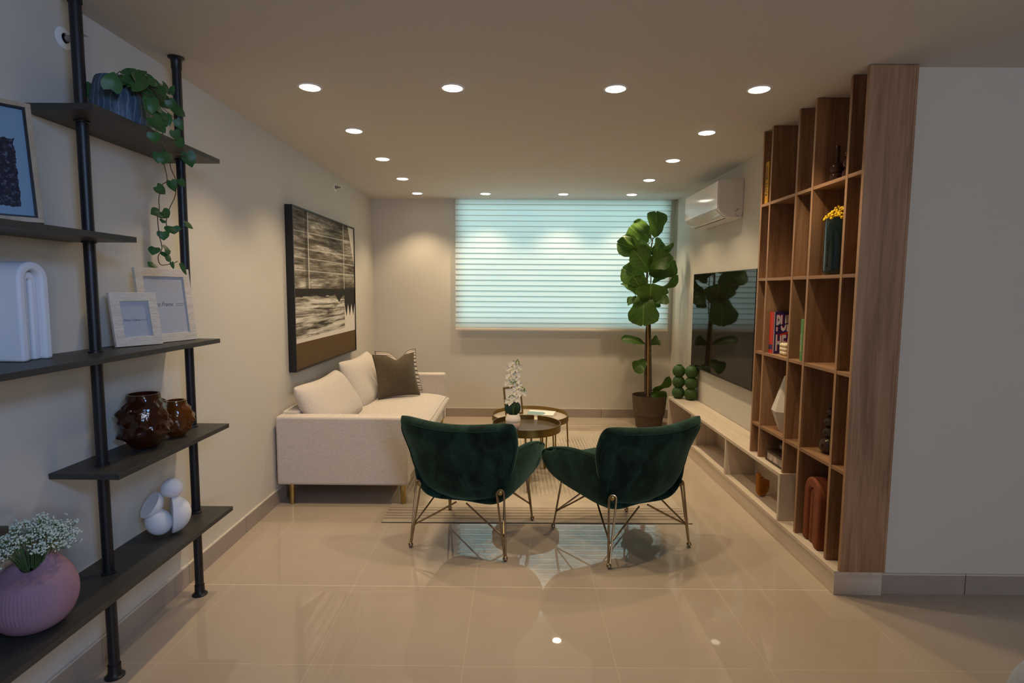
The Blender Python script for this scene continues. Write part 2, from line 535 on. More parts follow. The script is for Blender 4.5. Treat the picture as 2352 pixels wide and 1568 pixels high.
def art_mat():
    t = NT('blue_mat_ink_print')
    s = t.sep(t.coord('UV'))
    u, v = s[0], s[1]

    def box(a, b, c, d):
        k = t.math('MULTIPLY', t.math('GREATER_THAN', u, a), t.math('LESS_THAN', u, b))
        k2 = t.math('MULTIPLY', t.math('GREATER_THAN', v, c), t.math('LESS_THAN', v, d))
        return t.math('MULTIPLY', k, k2)
    wob = t.math('MULTIPLY', t.math('SUBTRACT', t.noise(t.coord('UV'), 16, 3), 0.5), 0.05)
    uw = t.math('ADD', u, wob)
    k = t.math('MULTIPLY', t.math('GREATER_THAN', uw, 0.13), t.math('LESS_THAN', uw, 0.87))
    k = t.math('MULTIPLY', k, t.math('MULTIPLY', t.math('GREATER_THAN', t.math('ADD', v, wob), 0.10), t.math('LESS_THAN', t.math('ADD', v, wob), 0.70)))
    spk = t.ramp(t.noise(t.coord('UV'), 26, 4, 0.7), [(0.52, (0.012, 0.013, 0.024)), (0.68, (0.10, 0.13, 0.19))])
    c = t.mix(k, (0.175, 0.27, 0.36), spk)
    c = t.mix(box(0.36, 0.68, 0.31, 0.47), c, (0.30, 0.33, 0.32))
    t.l(c, t.b.inputs['Base Color'])
    t.b.inputs['Roughness'].default_value = 0.2
    return t.m


M['artprint'] = art_mat()
M['framewood'] = wood('pale_ash_frame', (0.30, 0.22, 0.14), (0.38, 0.29, 0.19), (0.44, 0.34, 0.24), 2)

# ------------------------------------------------------------------ mesh helpers


class MB:
    """collects shapes into one mesh"""

    def __init__(s):
        s.v, s.f, s.uv = [], [], {}

    def add(s, vs, fs, uvs=None):
        o = len(s.v)
        s.v += [Vector(p) for p in vs]
        for i, fc in enumerate(fs):
            if uvs:
                s.uv[len(s.f)] = [uvs[k] for k in fc]
            s.f.append([k+o for k in fc])
        return s

    def box(s, x0, x1, y0, y1, z0, z1):
        return s.add([(x0, y0, z0), (x1, y0, z0), (x1, y1, z0), (x0, y1, z0), (x0, y0, z1), (x1, y0, z1), (x1, y1, z1), (x0, y1, z1)],
                     [(0, 3, 2, 1), (4, 5, 6, 7), (0, 1, 5, 4), (1, 2, 6, 5), (2, 3, 7, 6), (3, 0, 4, 7)])

    def quad(s, a, b, c, d):
        return s.add([a, b, c, d], [(0, 1, 2, 3)], [(0, 0), (1, 0), (1, 1), (0, 1)])

    def lathe(s, prof, n=32, center=(0, 0, 0), cap0=True, cap1=True, fn=None, sx=1.0, sy=1.0):
        vs, fs = [], []
        for i, (r, z) in enumerate(prof):
            for k in range(n):
                a = 2*PI*k/n
                rr = r*(fn(a, z) if fn else 1)
                vs.append((center[0]+rr*math.cos(a)*sx, center[1]+rr*math.sin(a)*sy, center[2]+z))
        for i in range(len(prof)-1):
            for k in range(n):
                k2 = (k+1) % n
                fs.append((i*n+k, i*n+k2, (i+1)*n+k2, (i+1)*n+k))
        if cap0:
            fs.append(tuple(reversed(range(n))))
        if cap1:
            fs.append(tuple((len(prof)-1)*n+k for k in range(n)))
        return s.add(vs, fs)

    def tube(s, pts, r, n=8, closed=False, caps=True):
        pts = [Vector(p) for p in pts]
        N = len(pts)
        rs = r if isinstance(r, (list, tuple)) else [r]*N
        vs, fs = [], []
        up = None
        for i, p in enumerate(pts):
            if closed:
                t = pts[(i+1) % N]-pts[i-1]
            else:
                t = pts[min(i+1, N-1)]-pts[max(i-1, 0)]
            t.normalize()
            if up is None:
                up = Vector((0, 0, 1)) if abs(t.z) < 0.9 else Vector((1, 0, 0))
            a = t.cross(up)
            if a.length < 1e-5:
                a = t.cross(Vector((0.3, 1, 0.2)))
            a.normalize()
            b = a.cross(t)
            up = b
            for k in range(n):
                q = 2*PI*k/n
                vs.append(p+a*math.cos(q)*rs[i]+b*math.sin(q)*rs[i])
        for i in range(N if closed else N-1):
            j = (i+1) % N
            for k in range(n):
                k2 = (k+1) % n
                fs.append((i*n+k, j*n+k, j*n+k2, i*n+k2))
        if caps and not closed:
            fs.append(tuple(range(n)))
            fs.append(tuple((N-1)*n+k for k in reversed(range(n))))
        return s.add(vs, fs)

    def ball(s, c, r, nu=20, nv=12, mtx=None):
        c = Vector(c)
        rx, ry, rz = r if isinstance(r, (tuple, list)) else (r, r, r)
        vs = []
        for i in range(1, nv):
            th = PI*i/nv
            for k in range(nu):
                ph = 2*PI*k/nu
                q = Vector((rx*math.sin(th)*math.cos(ph), ry*math.sin(th)*math.sin(ph), rz*math.cos(th)))
                vs.append(q)
        top, bot = Vector((0, 0, rz)), Vector((0, 0, -rz))
        vs += [top, bot]
        if mtx:
            vs = [mtx @ q for q in vs]
        vs = [q+c for q in vs]
        fs = []
        for i in range(nv-2):
            for k in range(nu):
                k2 = (k+1) % nu
                fs.append((i*nu+k, (i+1)*nu+k, (i+1)*nu+k2, i*nu+k2))
        T, B = (nv-1)*nu, (nv-1)*nu+1
        for k in range(nu):
            k2 = (k+1) % nu
            fs.append((T, k, k2))
            fs.append((B, (nv-2)*nu+k2, (nv-2)*nu+k))
        return s.add(vs, fs)

    def prism(s, poly, axis, a, b):
        """poly: list of 2D points; extruded along axis from a to b"""
        n = len(poly)

        def mk(p, q):
            return {0: (q, p[0], p[1]), 1: (p[0], q, p[1]), 2: (p[0], p[1], q)}[axis]
        vs = [mk(p, a) for p in poly]+[mk(p, b) for p in poly]
        fs = [tuple(reversed(range(n))), tuple(range(n, 2*n))]+[(i, (i+1) % n, n+(i+1) % n, n+i) for i in range(n)]
        return s.add(vs, fs)

    def build(s, name, m, parent=None, smooth=True, bevel=0.0, sub=0, seg=2, mtx=None, auto=40):
        me = bpy.data.meshes.new(name)
        vs = [mtx @ p for p in s.v] if mtx else s.v
        me.from_pydata([tuple(p) for p in vs], [], s.f)
        if s.uv:
            ul = me.uv_layers.new(name='uv')
            for pi, p in enumerate(me.polygons):
                if pi in s.uv:
                    for q, li in enumerate(p.loop_indices):
                        ul.data[li].uv = s.uv[pi][q]
        me.validate()
        me.update()
        fix_normals(me)
        o = bpy.data.objects.new(name, me)
        COL.objects.link(o)
        me.materials.append(M[m] if isinstance(m, str) else m)
        if smooth:
            for p in me.polygons:
                p.use_smooth = True
            me.set_sharp_from_angle(angle=R(auto))
        if bevel:
            b = o.modifiers.new('bevel', 'BEVEL')
            b.width = bevel
            b.segments = seg
            b.limit_method = 'ANGLE'
        if sub:
            b = o.modifiers.new('sub', 'SUBSURF')
            b.levels = b.render_levels = sub
        if parent:
            o.parent = parent
        return o


def fix_normals(me):
    import bmesh
    bm = bmesh.new()
    bm.from_mesh(me)
    bmesh.ops.recalc_face_normals(bm, faces=bm.faces)
    bm.to_mesh(me)
    bm.free()


def tag(o, label, cat, group=None):
    o['label'] = label
    o['category'] = cat
    if group:
        o['group'] = group
    return o


def thing(name, label, cat, loc=(0, 0, 0), rz=0.0, group=None):
    o = bpy.data.objects.new(name, None)
    o.empty_display_size = 0.1
    COL.objects.link(o)
    o.location = loc
    o.rotation_euler = (0, 0, rz)
    return tag(o, label, cat, group)


def struct(o):
    o['kind'] = 'structure'
    return o


def copy_tree(o, parent=None):
    c = o.copy()
    COL.objects.link(c)
    if parent:
        c.parent = parent
    for ch in [k for k in COL.objects if k.parent == o]:
        copy_tree(ch, c)
    return c


def pad(S, nu, nv, thick, kx=0.10, ky=0.10, p=8, q=6):
    """closed padded panel around the surface S(a,b), a,b in -1..1, with rounded corners and rim. Returns mesh collector and rim points"""
    def sp(a, b):
        a2 = a*(1-kx*abs(b)**p)
        b2 = b*(1-ky*abs(a)**p)
        return Vector(S(a2, b2))
    A = [math.sin(PI/2*(2*i/nu-1)) for i in range(nu+1)]
    B = [math.sin(PI/2*(2*j/nv-1)) for j in range(nv+1)]
    e = 1e-3
    top, bot, mid = {}, {}, {}
    for i, a in enumerate(A):
        for j, b in enumerate(B):
            c = sp(a, b)
            a0, a1, b0, b1 = max(a-e, -1), min(a+e, 1), max(b-e, -1), min(b+e, 1)
            n = (sp(a1, b)-sp(a0, b)).cross(sp(a, b1)-sp(a, b0))
            n = n.normalized() if n.length > 1e-12 else Vector((0, 0, 1))
            th = thick(a, b) if callable(thick) else thick
            h = th*0.5*math.sqrt(max(0, 1-abs(a)**q))*math.sqrt(max(0, 1-abs(b)**q))
            mid[i, j] = c
            top[i, j] = c+n*h
            bot[i, j] = c-n*h
    vs, idT, idB = [], {}, {}
    for i in range(nu+1):
        for j in range(nv+1):
            if i in (0, nu) or j in (0, nv):
                idT[i, j] = idB[i, j] = len(vs)
                vs.append(mid[i, j])
            else:
                idT[i, j] = len(vs)
                vs.append(top[i, j])
                idB[i, j] = len(vs)
                vs.append(bot[i, j])
    fs = []
    uvs = [(0, 0)]*len(vs)
    for (i, j), k in idT.items():
        uvs[k] = (i/nu, j/nv)
    for (i, j), k in idB.items():
        uvs[k] = (i/nu, j/nv)
    for i in range(nu):
        for j in range(nv):
            fs.append((idT[i, j], idT[i+1, j], idT[i+1, j+1], idT[i, j+1]))
            fs.append((idB[i, j], idB[i, j+1], idB[i+1, j+1], idB[i+1, j]))
    m = MB().add(vs, fs, uvs)
    rim = [mid[i, 0] for i in range(nu)]+[mid[nu, j] for j in range(nv)]+[mid[i, nv] for i in range(nu, 0, -1)]+[mid[0, j] for j in range(nv, 0, -1)]
    return m, rim


def lerp_path(pts, n):
    """Catmull-Rom through pts, n samples per span"""
    P = [Vector(p) for p in pts]
    out = []
    for i in range(len(P)-1):
        p0, p1, p2, p3 = P[max(i-1, 0)], P[i], P[i+1], P[min(i+2, len(P)-1)]
        for k in range(n):
            t = k/n
            out.append(0.5*((2*p1)+(p2-p0)*t+(2*p0-5*p1+4*p2-p3)*t*t+(3*p1-p0-3*p2+p3)*t**3))
    out.append(P[-1])
    return out


def interp(tbl, t):
    for (a, va), (b, vb) in zip(tbl, tbl[1:]):
        if t <= b:
            k = (t-a)/(b-a)
            k = k*k*(3-2*k)*0.35+k*0.65
            return va+(vb-va)*k
    return tbl[-1][1]


def text_mesh(txt, size, name, m, parent, mtx, extrude=0.0006, shear=0.0, xs=1.0, align='LEFT', bold=0.0):
    cu = bpy.data.curves.new(name, 'FONT')
    cu.body = txt
    cu.size = size
    cu.extrude = extrude
    cu.shear = shear
    cu.offset = bold
    cu.align_x = align
    cu.resolution_u = 2
    o = bpy.data.objects.new(name, cu)
    COL.objects.link(o)
    dg = bpy.context.evaluated_depsgraph_get()
    me = bpy.data.meshes.new_from_object(o.evaluated_get(dg))
    bpy.data.objects.remove(o)
    me.transform(mtx @ Matrix.Diagonal((xs, 1, 1, 1)))
    me.name = name
    me.materials.clear()
    me.materials.append(M[m])
    q = bpy.data.objects.new(name, me)
    COL.objects.link(q)
    if parent:
        q.parent = parent
    return q


def basis(o, x, y):
    """matrix with local x, y axes given, at o"""
    x = Vector(x).normalized()
    y = Vector(y).normalized()
    z = x.cross(y)
    return Matrix(((x.x, y.x, z.x, o[0]), (x.y, y.y, z.y, o[1]), (x.z, y.z, z.z, o[2]), (0, 0, 0, 1)))


# ------------------------------------------------------------------ room shell
XL, XR, YB, CZ, YRET, YREAR, XE = -1.634, 1.808, 6.547, 2.5, 2.69, -4.2, 6.6
T = 0.12
struct(MB().box(XL-T, XE+T, YREAR-T, YB+T, -0.1, 0).build('floor', 'floor', smooth=False))
struct(MB().box(XL-T, XE+T, YREAR-T, YB+T, CZ, CZ+0.1).build('ceiling', 'ceiling', smooth=False))
struct(MB().box(XL-T, XL, YREAR, YB, 0, CZ).build('wall_left', 'wall', smooth=False))
WX0, WX1, WZ0, WZ1 = -0.67, 1.725, 1.065, 2.495
struct(MB().box(XL-T, WX0, YB, YB+T, 0, CZ).box(WX1, XR+T, YB, YB+T, 0, CZ).box(WX0, WX1, YB, YB+T, 0, WZ0).box(WX0, WX1, YB, YB+T, WZ1, CZ)
       .build('wall_back', 'wall', smooth=False))
struct(MB().box(XR, XR+T, YRET+T, YB, 0, CZ).build('wall_right', 'wall', smooth=False))
struct(MB().box(XR, XE, YRET, YRET+T, 0, CZ).build('wall_return', 'wall', smooth=False))
struct(MB().box(XE, XE+T, YREAR, YRET+T, 0, CZ).build('wall_outer', 'wall', smooth=False))
struct(MB().box(XL-T, XE, YREAR-T, YREAR, 0, CZ).build('wall_rear', 'wall', smooth=False))
# skirting of cut floor tile, with a pale grout bead on top
BH = 0.098


def skirting(name, segs):
    b, g = MB(), MB()
    for s_ in segs:
        x0, x1, y0, y1 = s_
        b.box(x0, x1, y0, y1, 0, BH)
        g.box(x0, x1, y0, y1, BH, BH+0.006)
    o = struct(b.build(name, 'base', smooth=False, bevel=0.0012, seg=1))
    g.build('grout_bead', 'grout_top', o, smooth=False)


GAP = 0.0015
ys = [2.71+0.6*k for k in range(-12, 7)]
skirting('baseboard_left', [(XL, XL+0.012, max(a, YREAR)+GAP, min(a+0.6, YB)-GAP) for a in ys if a+0.6 > YREAR and a < YB])
xs_ = [-0.195+0.6035*k for k in range(-3, 4)]
skirting('baseboard_back', [(max(a, XL+0.012)+GAP, min(a+0.6035, XR)-GAP, YB-0.012, YB) for a in xs_ if a < XR-0.02 and a+0.6 > XL+0.02])
xs_ = [-0.195+0.6035*k for k in range(3, 12)]
skirting('baseboard_return', [(max(a, 1.806)+GAP, min(a+0.6035, XE)-GAP, YRET-0.012, YRET) for a in xs_ if a < XE-0.02 and a+0.6 > 1.83])
skirting('baseboard_right', [(XR-0.012, XR, 5.735, YB-0.014)])

# window behind the blind
wf = MB()
for x0, x1, z0, z1 in ((WX0, WX1, WZ0, WZ0+0.022), (WX0, WX1, WZ1-0.022, WZ1), (WX0, WX0+0.022, WZ0+0.022, WZ1-0.022), (WX1-0.022, WX1, WZ0+0.022, WZ1-0.022)):
    wf.box(x0, x1, YB+0.045, YB+0.095, z0, z1)
win = struct(wf.build('window_1', 'whitepaint', smooth=False, bevel=0.003))
for x0, x1 in ((WX0+0.022, WX1-0.022),):
    MB().box(x0, x1, YB+0.066, YB+0.072, WZ0+0.022, WZ1-0.022).build('window_pane', 'pane', win, smooth=False)

wr = MB()  # unseen frame added around the rear daylight lamp; no window opening behind it
for x0, x1, z0, z1 in ((0.85, 3.95, 1.48, 1.54), (0.85, 3.95, 2.36, 2.42), (0.85, 0.89, 1.54, 2.36), (3.91, 3.95, 1.54, 2.36)):
    wr.box(x0, x1, YREAR, YREAR+0.03, z0, z1)
struct(wr.build('added_lamp_frame', 'whitepaint', smooth=False, bevel=0.003))

# ------------------------------------------------------------------ ceiling downlights
LX = [-1.053, -0.3275, 0.4998, 1.226]
LY = [2.979+0.789*k for k in range(5)]
spots = [(0, 0, 'leftmost of the four in the front row'), (1, 0, 'second from left in the front row'), (2, 0, 'second from right in the front row'), (3, 0, 'rightmost of the front row, nearest the bookcase'),
         (0, 1, 'second from the front in the left row'), (0, 2, 'middle one of the left row along the sofa wall'), (0, 3, 'second from the back in the left row'),
         (0, 4, 'back left corner, left of the blind'), (3, 1, 'second from the front in the right row'), (3, 2, 'middle of the right row, left of the air conditioner'),
         (3, 3, 'second from the back in the right row'), (3, 4, 'back right corner above the fig plant'), (1, 4, 'back row above the left half of the blind'), (2, 4, 'back row above the middle of the blind')]
trim_m, lens_m = MB(), MB()
trim_m.lathe([(0.050, 0), (0.062, 0), (0.062, -0.003), (0.051, -0.005), (0.050, 0)], 40, cap0=False, cap1=False)
lens_m.lathe([(0.0499, 0.0), (0.0499, -0.005), (0.044, -0.0075), (0.02, -0.009), (0.001, -0.0095)], 40)
dl0 = None
for i, j, place in spots:
    loc = (LX[i], LY[j], CZ)
    lab = 'round lit recessed ceiling downlight, ' + place
    if dl0 is None:
        dl0 = d = thing('recessed_downlight', lab, 'ceiling light', loc, group='recessed ceiling downlights')
        trim_m.build('trim_ring', 'whitepaint', d)
        lens_m.build('diffuser', 'lens', d)
    else:
        d = copy_tree(dl0)
        d.location = loc
        d['label'] = lab
    l = bpy.data.lights.new('downlight_beam', 'SPOT')
    l.energy = LAMP_POWER
    l.color = LAMP_COLOR
    l.spot_size = R(106)
    l.spot_blend = 0.75
    l.shadow_soft_size = 0.035
    lo = bpy.data.objects.new('downlight_beam', l)
    COL.objects.link(lo)
    lo.location = (loc[0], loc[1], CZ-0.03)


# ------------------------------------------------------------------ wall sprinklers
def sprinkler(y, z, label):
    t = thing('sidewall_sprinkler', label, 'sprinkler', (XL, y, z), group='sidewall sprinklers')
    tip = Matrix.Rotation(R(90), 4, 'Y')
    MB().lathe([(0.038, 0), (0.038, 0.003), (0.030, 0.006), (0.018, 0.008), (0.018, 0.0)], 28, cap1=False).build('escutcheon', 'whitepaint', t, mtx=tip)
    MB().lathe([(0.011, 0), (0.011, 0.03), (0.006, 0.034), (0.006, 0.05)], 16).build('nozzle', 'sprinkler', t, mtx=tip)
    MB().tube([(0.03, 0.009, 0), (0.045, 0.013, 0), (0.062, 0.004, 0)], 0.0025, 6).tube([(0.03, -0.009, 0), (0.045, -0.013, 0), (0.062, -0.004, 0)], 0.0025, 6).build('yoke', 'sprinkler', t)
    MB().box(0.058, 0.060, -0.015, 0.015, -0.012, 0.012).box(0.058, 0.085, -0.015, 0.015, 0.012, 0.014).build('deflector', 'whitepaint', t, smooth=False)
    return t


sprinkler(2.119, 2.369, 'small sidewall sprinkler on left wall beside the shelf pole')
sprinkler(5.196, 2.39, 'tiny sidewall sprinkler high on left wall above the painting')

# ------------------------------------------------------------------ roller blind
BX0, BX1, BZ0, BZ1, BYF = -0.685, 1.742, 1.045, 2.497, 6.492
bl = thing('roller_blind', 'backlit pale teal banded roller blind covering the window', 'window blind', ((BX0+BX1)/2, BYF, 0))
hw = (BX1-BX0)/2
b = MB()
N = 24
hz = (BZ1-BZ0)/N
for k in range(N):
    z0 = BZ0+k*hz
    prof = [(0.010, 0.0), (0.0125, 0.12), (0.010, 0.35), (0.006, 0.7), (0.001, 1.0)]
    for (ya, ta), (yb, tb) in zip(prof, prof[1:]):
        b.add([(-hw, -ya, z0+ta*hz), (hw, -ya, z0+ta*hz), (hw, -yb, z0+tb*hz), (-hw, -yb, z0+tb*hz)], [(0, 1, 2, 3)],
              [(0, ta), (1, ta), (1, tb), (0, tb)])
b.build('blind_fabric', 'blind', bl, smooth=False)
MB().prism([(-0.016, BZ0-0.03), (0.008, BZ0-0.03), (0.010, BZ0-0.015), (0.008, BZ0+0.002), (-0.012, BZ0+0.002), (-0.018, BZ0-0.012)], 0, -hw, hw).build('bottom_rail', 'faceted', bl, bevel=0.002)
MB().lathe([(0.004, 0), (0.004, 0.62)], 8, center=(hw-0.01, -0.028, 1.72)).build('pull_cord', 'whitepaint', bl)
MB().lathe([(0.006, 0), (0.009, 0.01), (0.009, 0.06), (0.005, 0.075)], 14, center=(hw-0.01, -0.028, 1.645)).build('cord_tassel', 'blackmetal', bl)

# ------------------------------------------------------------------ media console and bookcase
CY0, CY1, CX0, CX1 = 2.668, 5.722, 1.567, 1.803
mc = thing('media_console', 'long low pale oak media console with open niches along right wall', 'console', (1.69, 4.2, 0))


def W(o):
    return Matrix.Translation(-Vector(o.location))


MB().box(CX0+0.004, CX1, CY0+0.003, CY1, 0, 0.1).build('plinth', 'oak_h', mc, smooth=False, bevel=0.0015, mtx=W(mc))
MB().box(CX0+0.0035, CX1, CY0, CY0+0.0028, 0, 0.1).build('plinth_end', 'oak_x', mc, smooth=False, mtx=W(mc))
MB().box(CX0, CX1, CY0-0.002, CY1, 0.1005, 0.122).build('plinth_top', 'oak_h', mc, smooth=False, bevel=0.0015, mtx=W(mc))
MB().box(CX0, CX1, 3.268, CY1, 0.388, 0.410).build('top_board', 'oak_h', mc, smooth=False, bevel=0.0015, mtx=W(mc))
MB().box(CX1-0.012, CX1, 3.29, CY1-0.02, 0.1225, 0.3875).build('back_panel', 'oak_h', mc, smooth=False, mtx=W(mc))
for y in (3.268, 4.125, 4.932, CY1-0.022):
    MB().box(CX0+0.001, CX1-0.0125, y, y+0.022, 0.1222, 0.3878).build('divider', 'oak_v', mc, smooth=False, bevel=0.001, mtx=W(mc))

bc = thing('bookcase', 'tall open walnut bookcase of uneven compartments on right wall', 'bookcase', (1.69, 3.2, 0.122))
FX = 1.587
ups = [(3.735, 0.411), (3.610, 0.411), (3.278, 0.411), (3.100, 0.1225), (2.782, 0.1225), (2.655, 0.1225)]
for y, z in ups:
    MB().box(FX, 1.794, y, y+0.020, z, CZ-0.003).build('upright', 'walnut_v', bc, smooth=False, bevel=0.001, mtx=W(bc))
SH = [0.600, 1.075, 1.548, 2.022]
for z in SH:
    MB().box(FX+0.0015, 1.793, 2.670, 3.740, z, z+0.018).build('shelf', 'walnut_h', bc, smooth=False, bevel=0.001, mtx=W(bc))
MB().box(1.7945, 1.806, 2.655, 3.755, 0.4115, CZ-0.003).build('back_board', 'walnut_v', bc, smooth=False, mtx=W(bc))
MB().box(1.7945, 1.806, 2.655, 3.262, 0.1225, 0.4113).build('lower_back_board', 'walnut_v', bc, smooth=False, mtx=W(bc))
ST = [0.618, 1.093, 1.566, 2.040]

# ------------------------------------------------------------------ television
tv = thing('television', 'large flat black television on right wall reflecting the blind', 'television', (XR, 4.92, 1.19))
TY0, TY1, TZ0, TZ1 = 4.19, 5.665, 0.735, 1.648
MB().box(1.768, 1.785, TY0, TY1, TZ0, TZ1).build('bezel', 'blackmetal', tv, smooth=False, bevel=0.003, mtx=W(tv))
MB().box(1.7662, 1.7679, TY0+0.006, TY1-0.006, TZ0+0.014, TZ1-0.006).build('screen', 'screen', tv, smooth=False, mtx=W(tv))
MB().box(1.7852, 1.8075, 4.5, 5.35, 0.95, 1.45).build('wall_mount', 'blackmetal', tv, smooth=False, mtx=W(tv))

# ------------------------------------------------------------------ air conditioner
ac = thing('air_conditioner', 'white split air conditioner mounted high on right wall', 'air conditioner', (XR, 5.03, 2.2))
AY0, AY1 = 4.596, 5.462
D = 0.205


def acp(pts):
    return [(XR-d, z) for d, z in pts]


body = [(0.0, 2.066), (0.0, 2.366), (0.165, 2.366), (0.190, 2.358), (0.200, 2.340), (0.203, 2.300), (0.203, 2.140), (0.190, 2.118), (0.150, 2.085), (0.125, 2.074), (0.05, 2.066)]
MB().prism(acp(body), 1, AY0, AY1).build('housing', 'whitematte', ac, bevel=0.006, seg=3, mtx=W(ac), auto=30)
front = [(0.2035, 2.142), (0.2035, 2.335), (0.200, 2.352), (0.190, 2.3605), (0.1915, 2.3625), (0.203, 2.354), (0.208, 2.337), (0.208, 2.139)]
MB().prism(acp(front), 1, AY0+0.003, AY1-0.003).build('front_panel', 'whiteplastic', ac, bevel=0.001, mtx=W(ac))
flap = [(0.201, 2.130), (0.207, 2.128), (0.190, 2.108), (0.150, 2.078), (0.128, 2.068), (0.127, 2.073), (0.150, 2.084), (0.186, 2.113)]
MB().prism(acp(flap), 1, AY0+0.035, AY1-0.02).build('louvre', 'whiteplastic', ac, bevel=0.001, mtx=W(ac))
MB().box(XR-0.126, XR-0.119, AY0+0.06, AY1-0.04, 2.0655, 2.0745).build('outlet_slot', 'darkgap', ac, smooth=False, mtx=W(ac))
mk = MB()
for r_, a0, a1 in ((0.030, 95, 165), (0.024, 100, 160), (0.030, 190, 275), (0.030, 300, 345)):
    mk.tube([(XR-0.032+r_*math.cos(R(a)), AY0-0.0002, 2.108+r_*math.sin(R(a))) for a in range(a0, a1+1, 5)], 0.0012, 4)
mk.build('pipe_mark', 'darkgap', ac, mtx=W(ac))
MB().box(XR-0.075, XR-0.073, AY0-0.0006, AY0+0.002, 2.10, 2.345).build('side_seam', 'whiteplastic', ac, smooth=False, mtx=W(ac))

# ------------------------------------------------------------------ painting on the left wall
pt = thing('framed_painting', 'large abstract black and cream painting in black frame above sofa', 'painting', (XL, 4.825, 1.47))
PY0, PY1, PZ0, PZ1, PXF = 4.05, 5.60, 0.875, 2.072, XL+0.056
m = MB()
fw = 0.012
for y0, y1, z0, z1 in ((PY0, PY1, PZ0, PZ0+fw), (PY0, PY1, PZ1-fw, PZ1), (PY0, PY0+fw, PZ0+fw, PZ1-fw), (PY1-fw, PY1, PZ0+fw, PZ1-fw)):
    m.box(XL+0.001, PXF, y0, y1, z0, z1)
m.build('frame', 'blackmetal', pt, smooth=False, mtx=W(pt))
x = PXF-0.008
MB().quad((x, PY0+fw, PZ0+fw), (x, PY1-fw, PZ0+fw), (x, PY1-fw, PZ1-fw), (x, PY0+fw, PZ1-fw)).build('canvas', 'painting', pt, smooth=False, mtx=W(pt))
MB().box(XL+0.002, x-0.002, PY0+fw, PY1-fw, PZ0+fw, PZ1-fw).build('stretcher', 'darkgap', pt, smooth=False, mtx=W(pt))

# ------------------------------------------------------------------ sofa
sf = thing('sofa', 'cream linen two seat sofa on brass legs along left wall', 'sofa', (-1.17, 4.8, 0))
SX0, SX1, SY0, SY1 = -1.615, -0.722, 3.743, 5.87
MB().box(SX0, SX1, SY0, SY0+0.115, 0.147, 0.620).build('armrest', 'linen', sf, bevel=0.018, seg=4, mtx=W(sf))
MB().box(SX0, SX1, SY1-0.115, SY1, 0.147, 0.620).build('armrest', 'linen', sf, bevel=0.018, seg=4, mtx=W(sf))
MB().box(SX0, SX0+0.12, SY0+0.116, SY1-0.116, 0.147, 0.635).build('back_frame', 'linen', sf, bevel=0.018, seg=4, mtx=W(sf))
MB().box(SX0+0.121, SX1-0.02, SY0+0.116, SY1-0.116, 0.147, 0.30).build('seat_base', 'linen', sf, bevel=0.012, seg=3, mtx=W(sf))


def seat_S(a, b_):
    x_ = -1.085+a*0.425
    y_ = 4.806+b_*0.943
    return (x_, y_, 0.372+0.012*(1-a*a)*(1-b_**4))


m, rim = pad(seat_S, 22, 40, lambda a, b_: 0.185*(1-0.12*a*a), 0.03, 0.012, 8, 5)
m.build('seat_cushion', 'linen', sf, mtx=W(sf))
edge = []
for k in range(41):
    b_ = -0.95+1.9*k/40
    q = Vector(seat_S(0.93, b_))
    edge.append(q+Vector((0.002, 0, 0.5*0.185*(1-0.12*0.93**2)*math.sqrt(1-0.93**5)*math.sqrt(1-abs(b_)**5)+0.001)))
MB().tube(edge, 0.003, 6).build('seat_piping', 'linen', sf, mtx=W(sf))


def back_cushion(yc, half, tilt, zc, hh, xc, th, seed):
    ca, sa = math.cos(tilt), math.sin(tilt)

    def S(a, b_):
        sag = 0.018*math.sin(a*2.3+seed)+0.02*a*a
        up = b_*hh+(0.030*a*a*(1 if b_ > 0 else 0))*b_
        return (xc-up*sa+0.0*a, yc+a*half, zc+up*ca-(0.012*sag*10 if b_ > 0 else 0)*abs(b_))
    m, rim = pad(S, 24, 20, lambda a, b_: th*(0.80+0.2*(1-b_)/2), 0.03, 0.05, 8, 4)
    m.build('back_cushion', 'linen', sf, mtx=W(sf))


back_cushion(4.325, 0.466, R(30), 0.602, 0.205, -1.420, 0.235, 0.4)
back_cushion(5.265, 0.470, R(24), 0.632, 0.222, -1.412, 0.200, 1.5)
for x_, y_ in ((-1.530, 3.792), (-0.765, 3.800), (-1.530, 5.82), (-0.765, 5.82)):
    MB().lathe([(0.0165, 0.0055 if x_ > -1 else 0), (0.021, 0.149)], 18, center=(x_, y_, 0)).build('leg', 'brass', sf, mtx=W(sf))


def pillow(name, label, mtl, size, thick, mtx, sag=0.05):
    h = size/2

    def S(a, b_):
        xx = a*h*(1-0.09*(1-b_*b_))
        yy = b_*h*(1-0.09*(1-a*a))
        if b_ > 0:
            yy -= sag*math.exp(-((a-0.08)/0.30)**2)*b_**2
        return (xx, yy, 0.012*math.sin(3*a+b_))
    m, rim = pad(S, 26, 26, lambda a, b_: thick*(1-0.35*max(abs(a), abs(b_))**2), 0.0, 0.0, 8, 2.0)
    o = m.build(name, mtl)
    o.matrix_world = mtx
    tag(o, label, 'pillow', 'throw pillows on the sofa')
    MB().tube(rim, 0.0035, 6, closed=True).build('seam_piping', mtl, o)
    return o


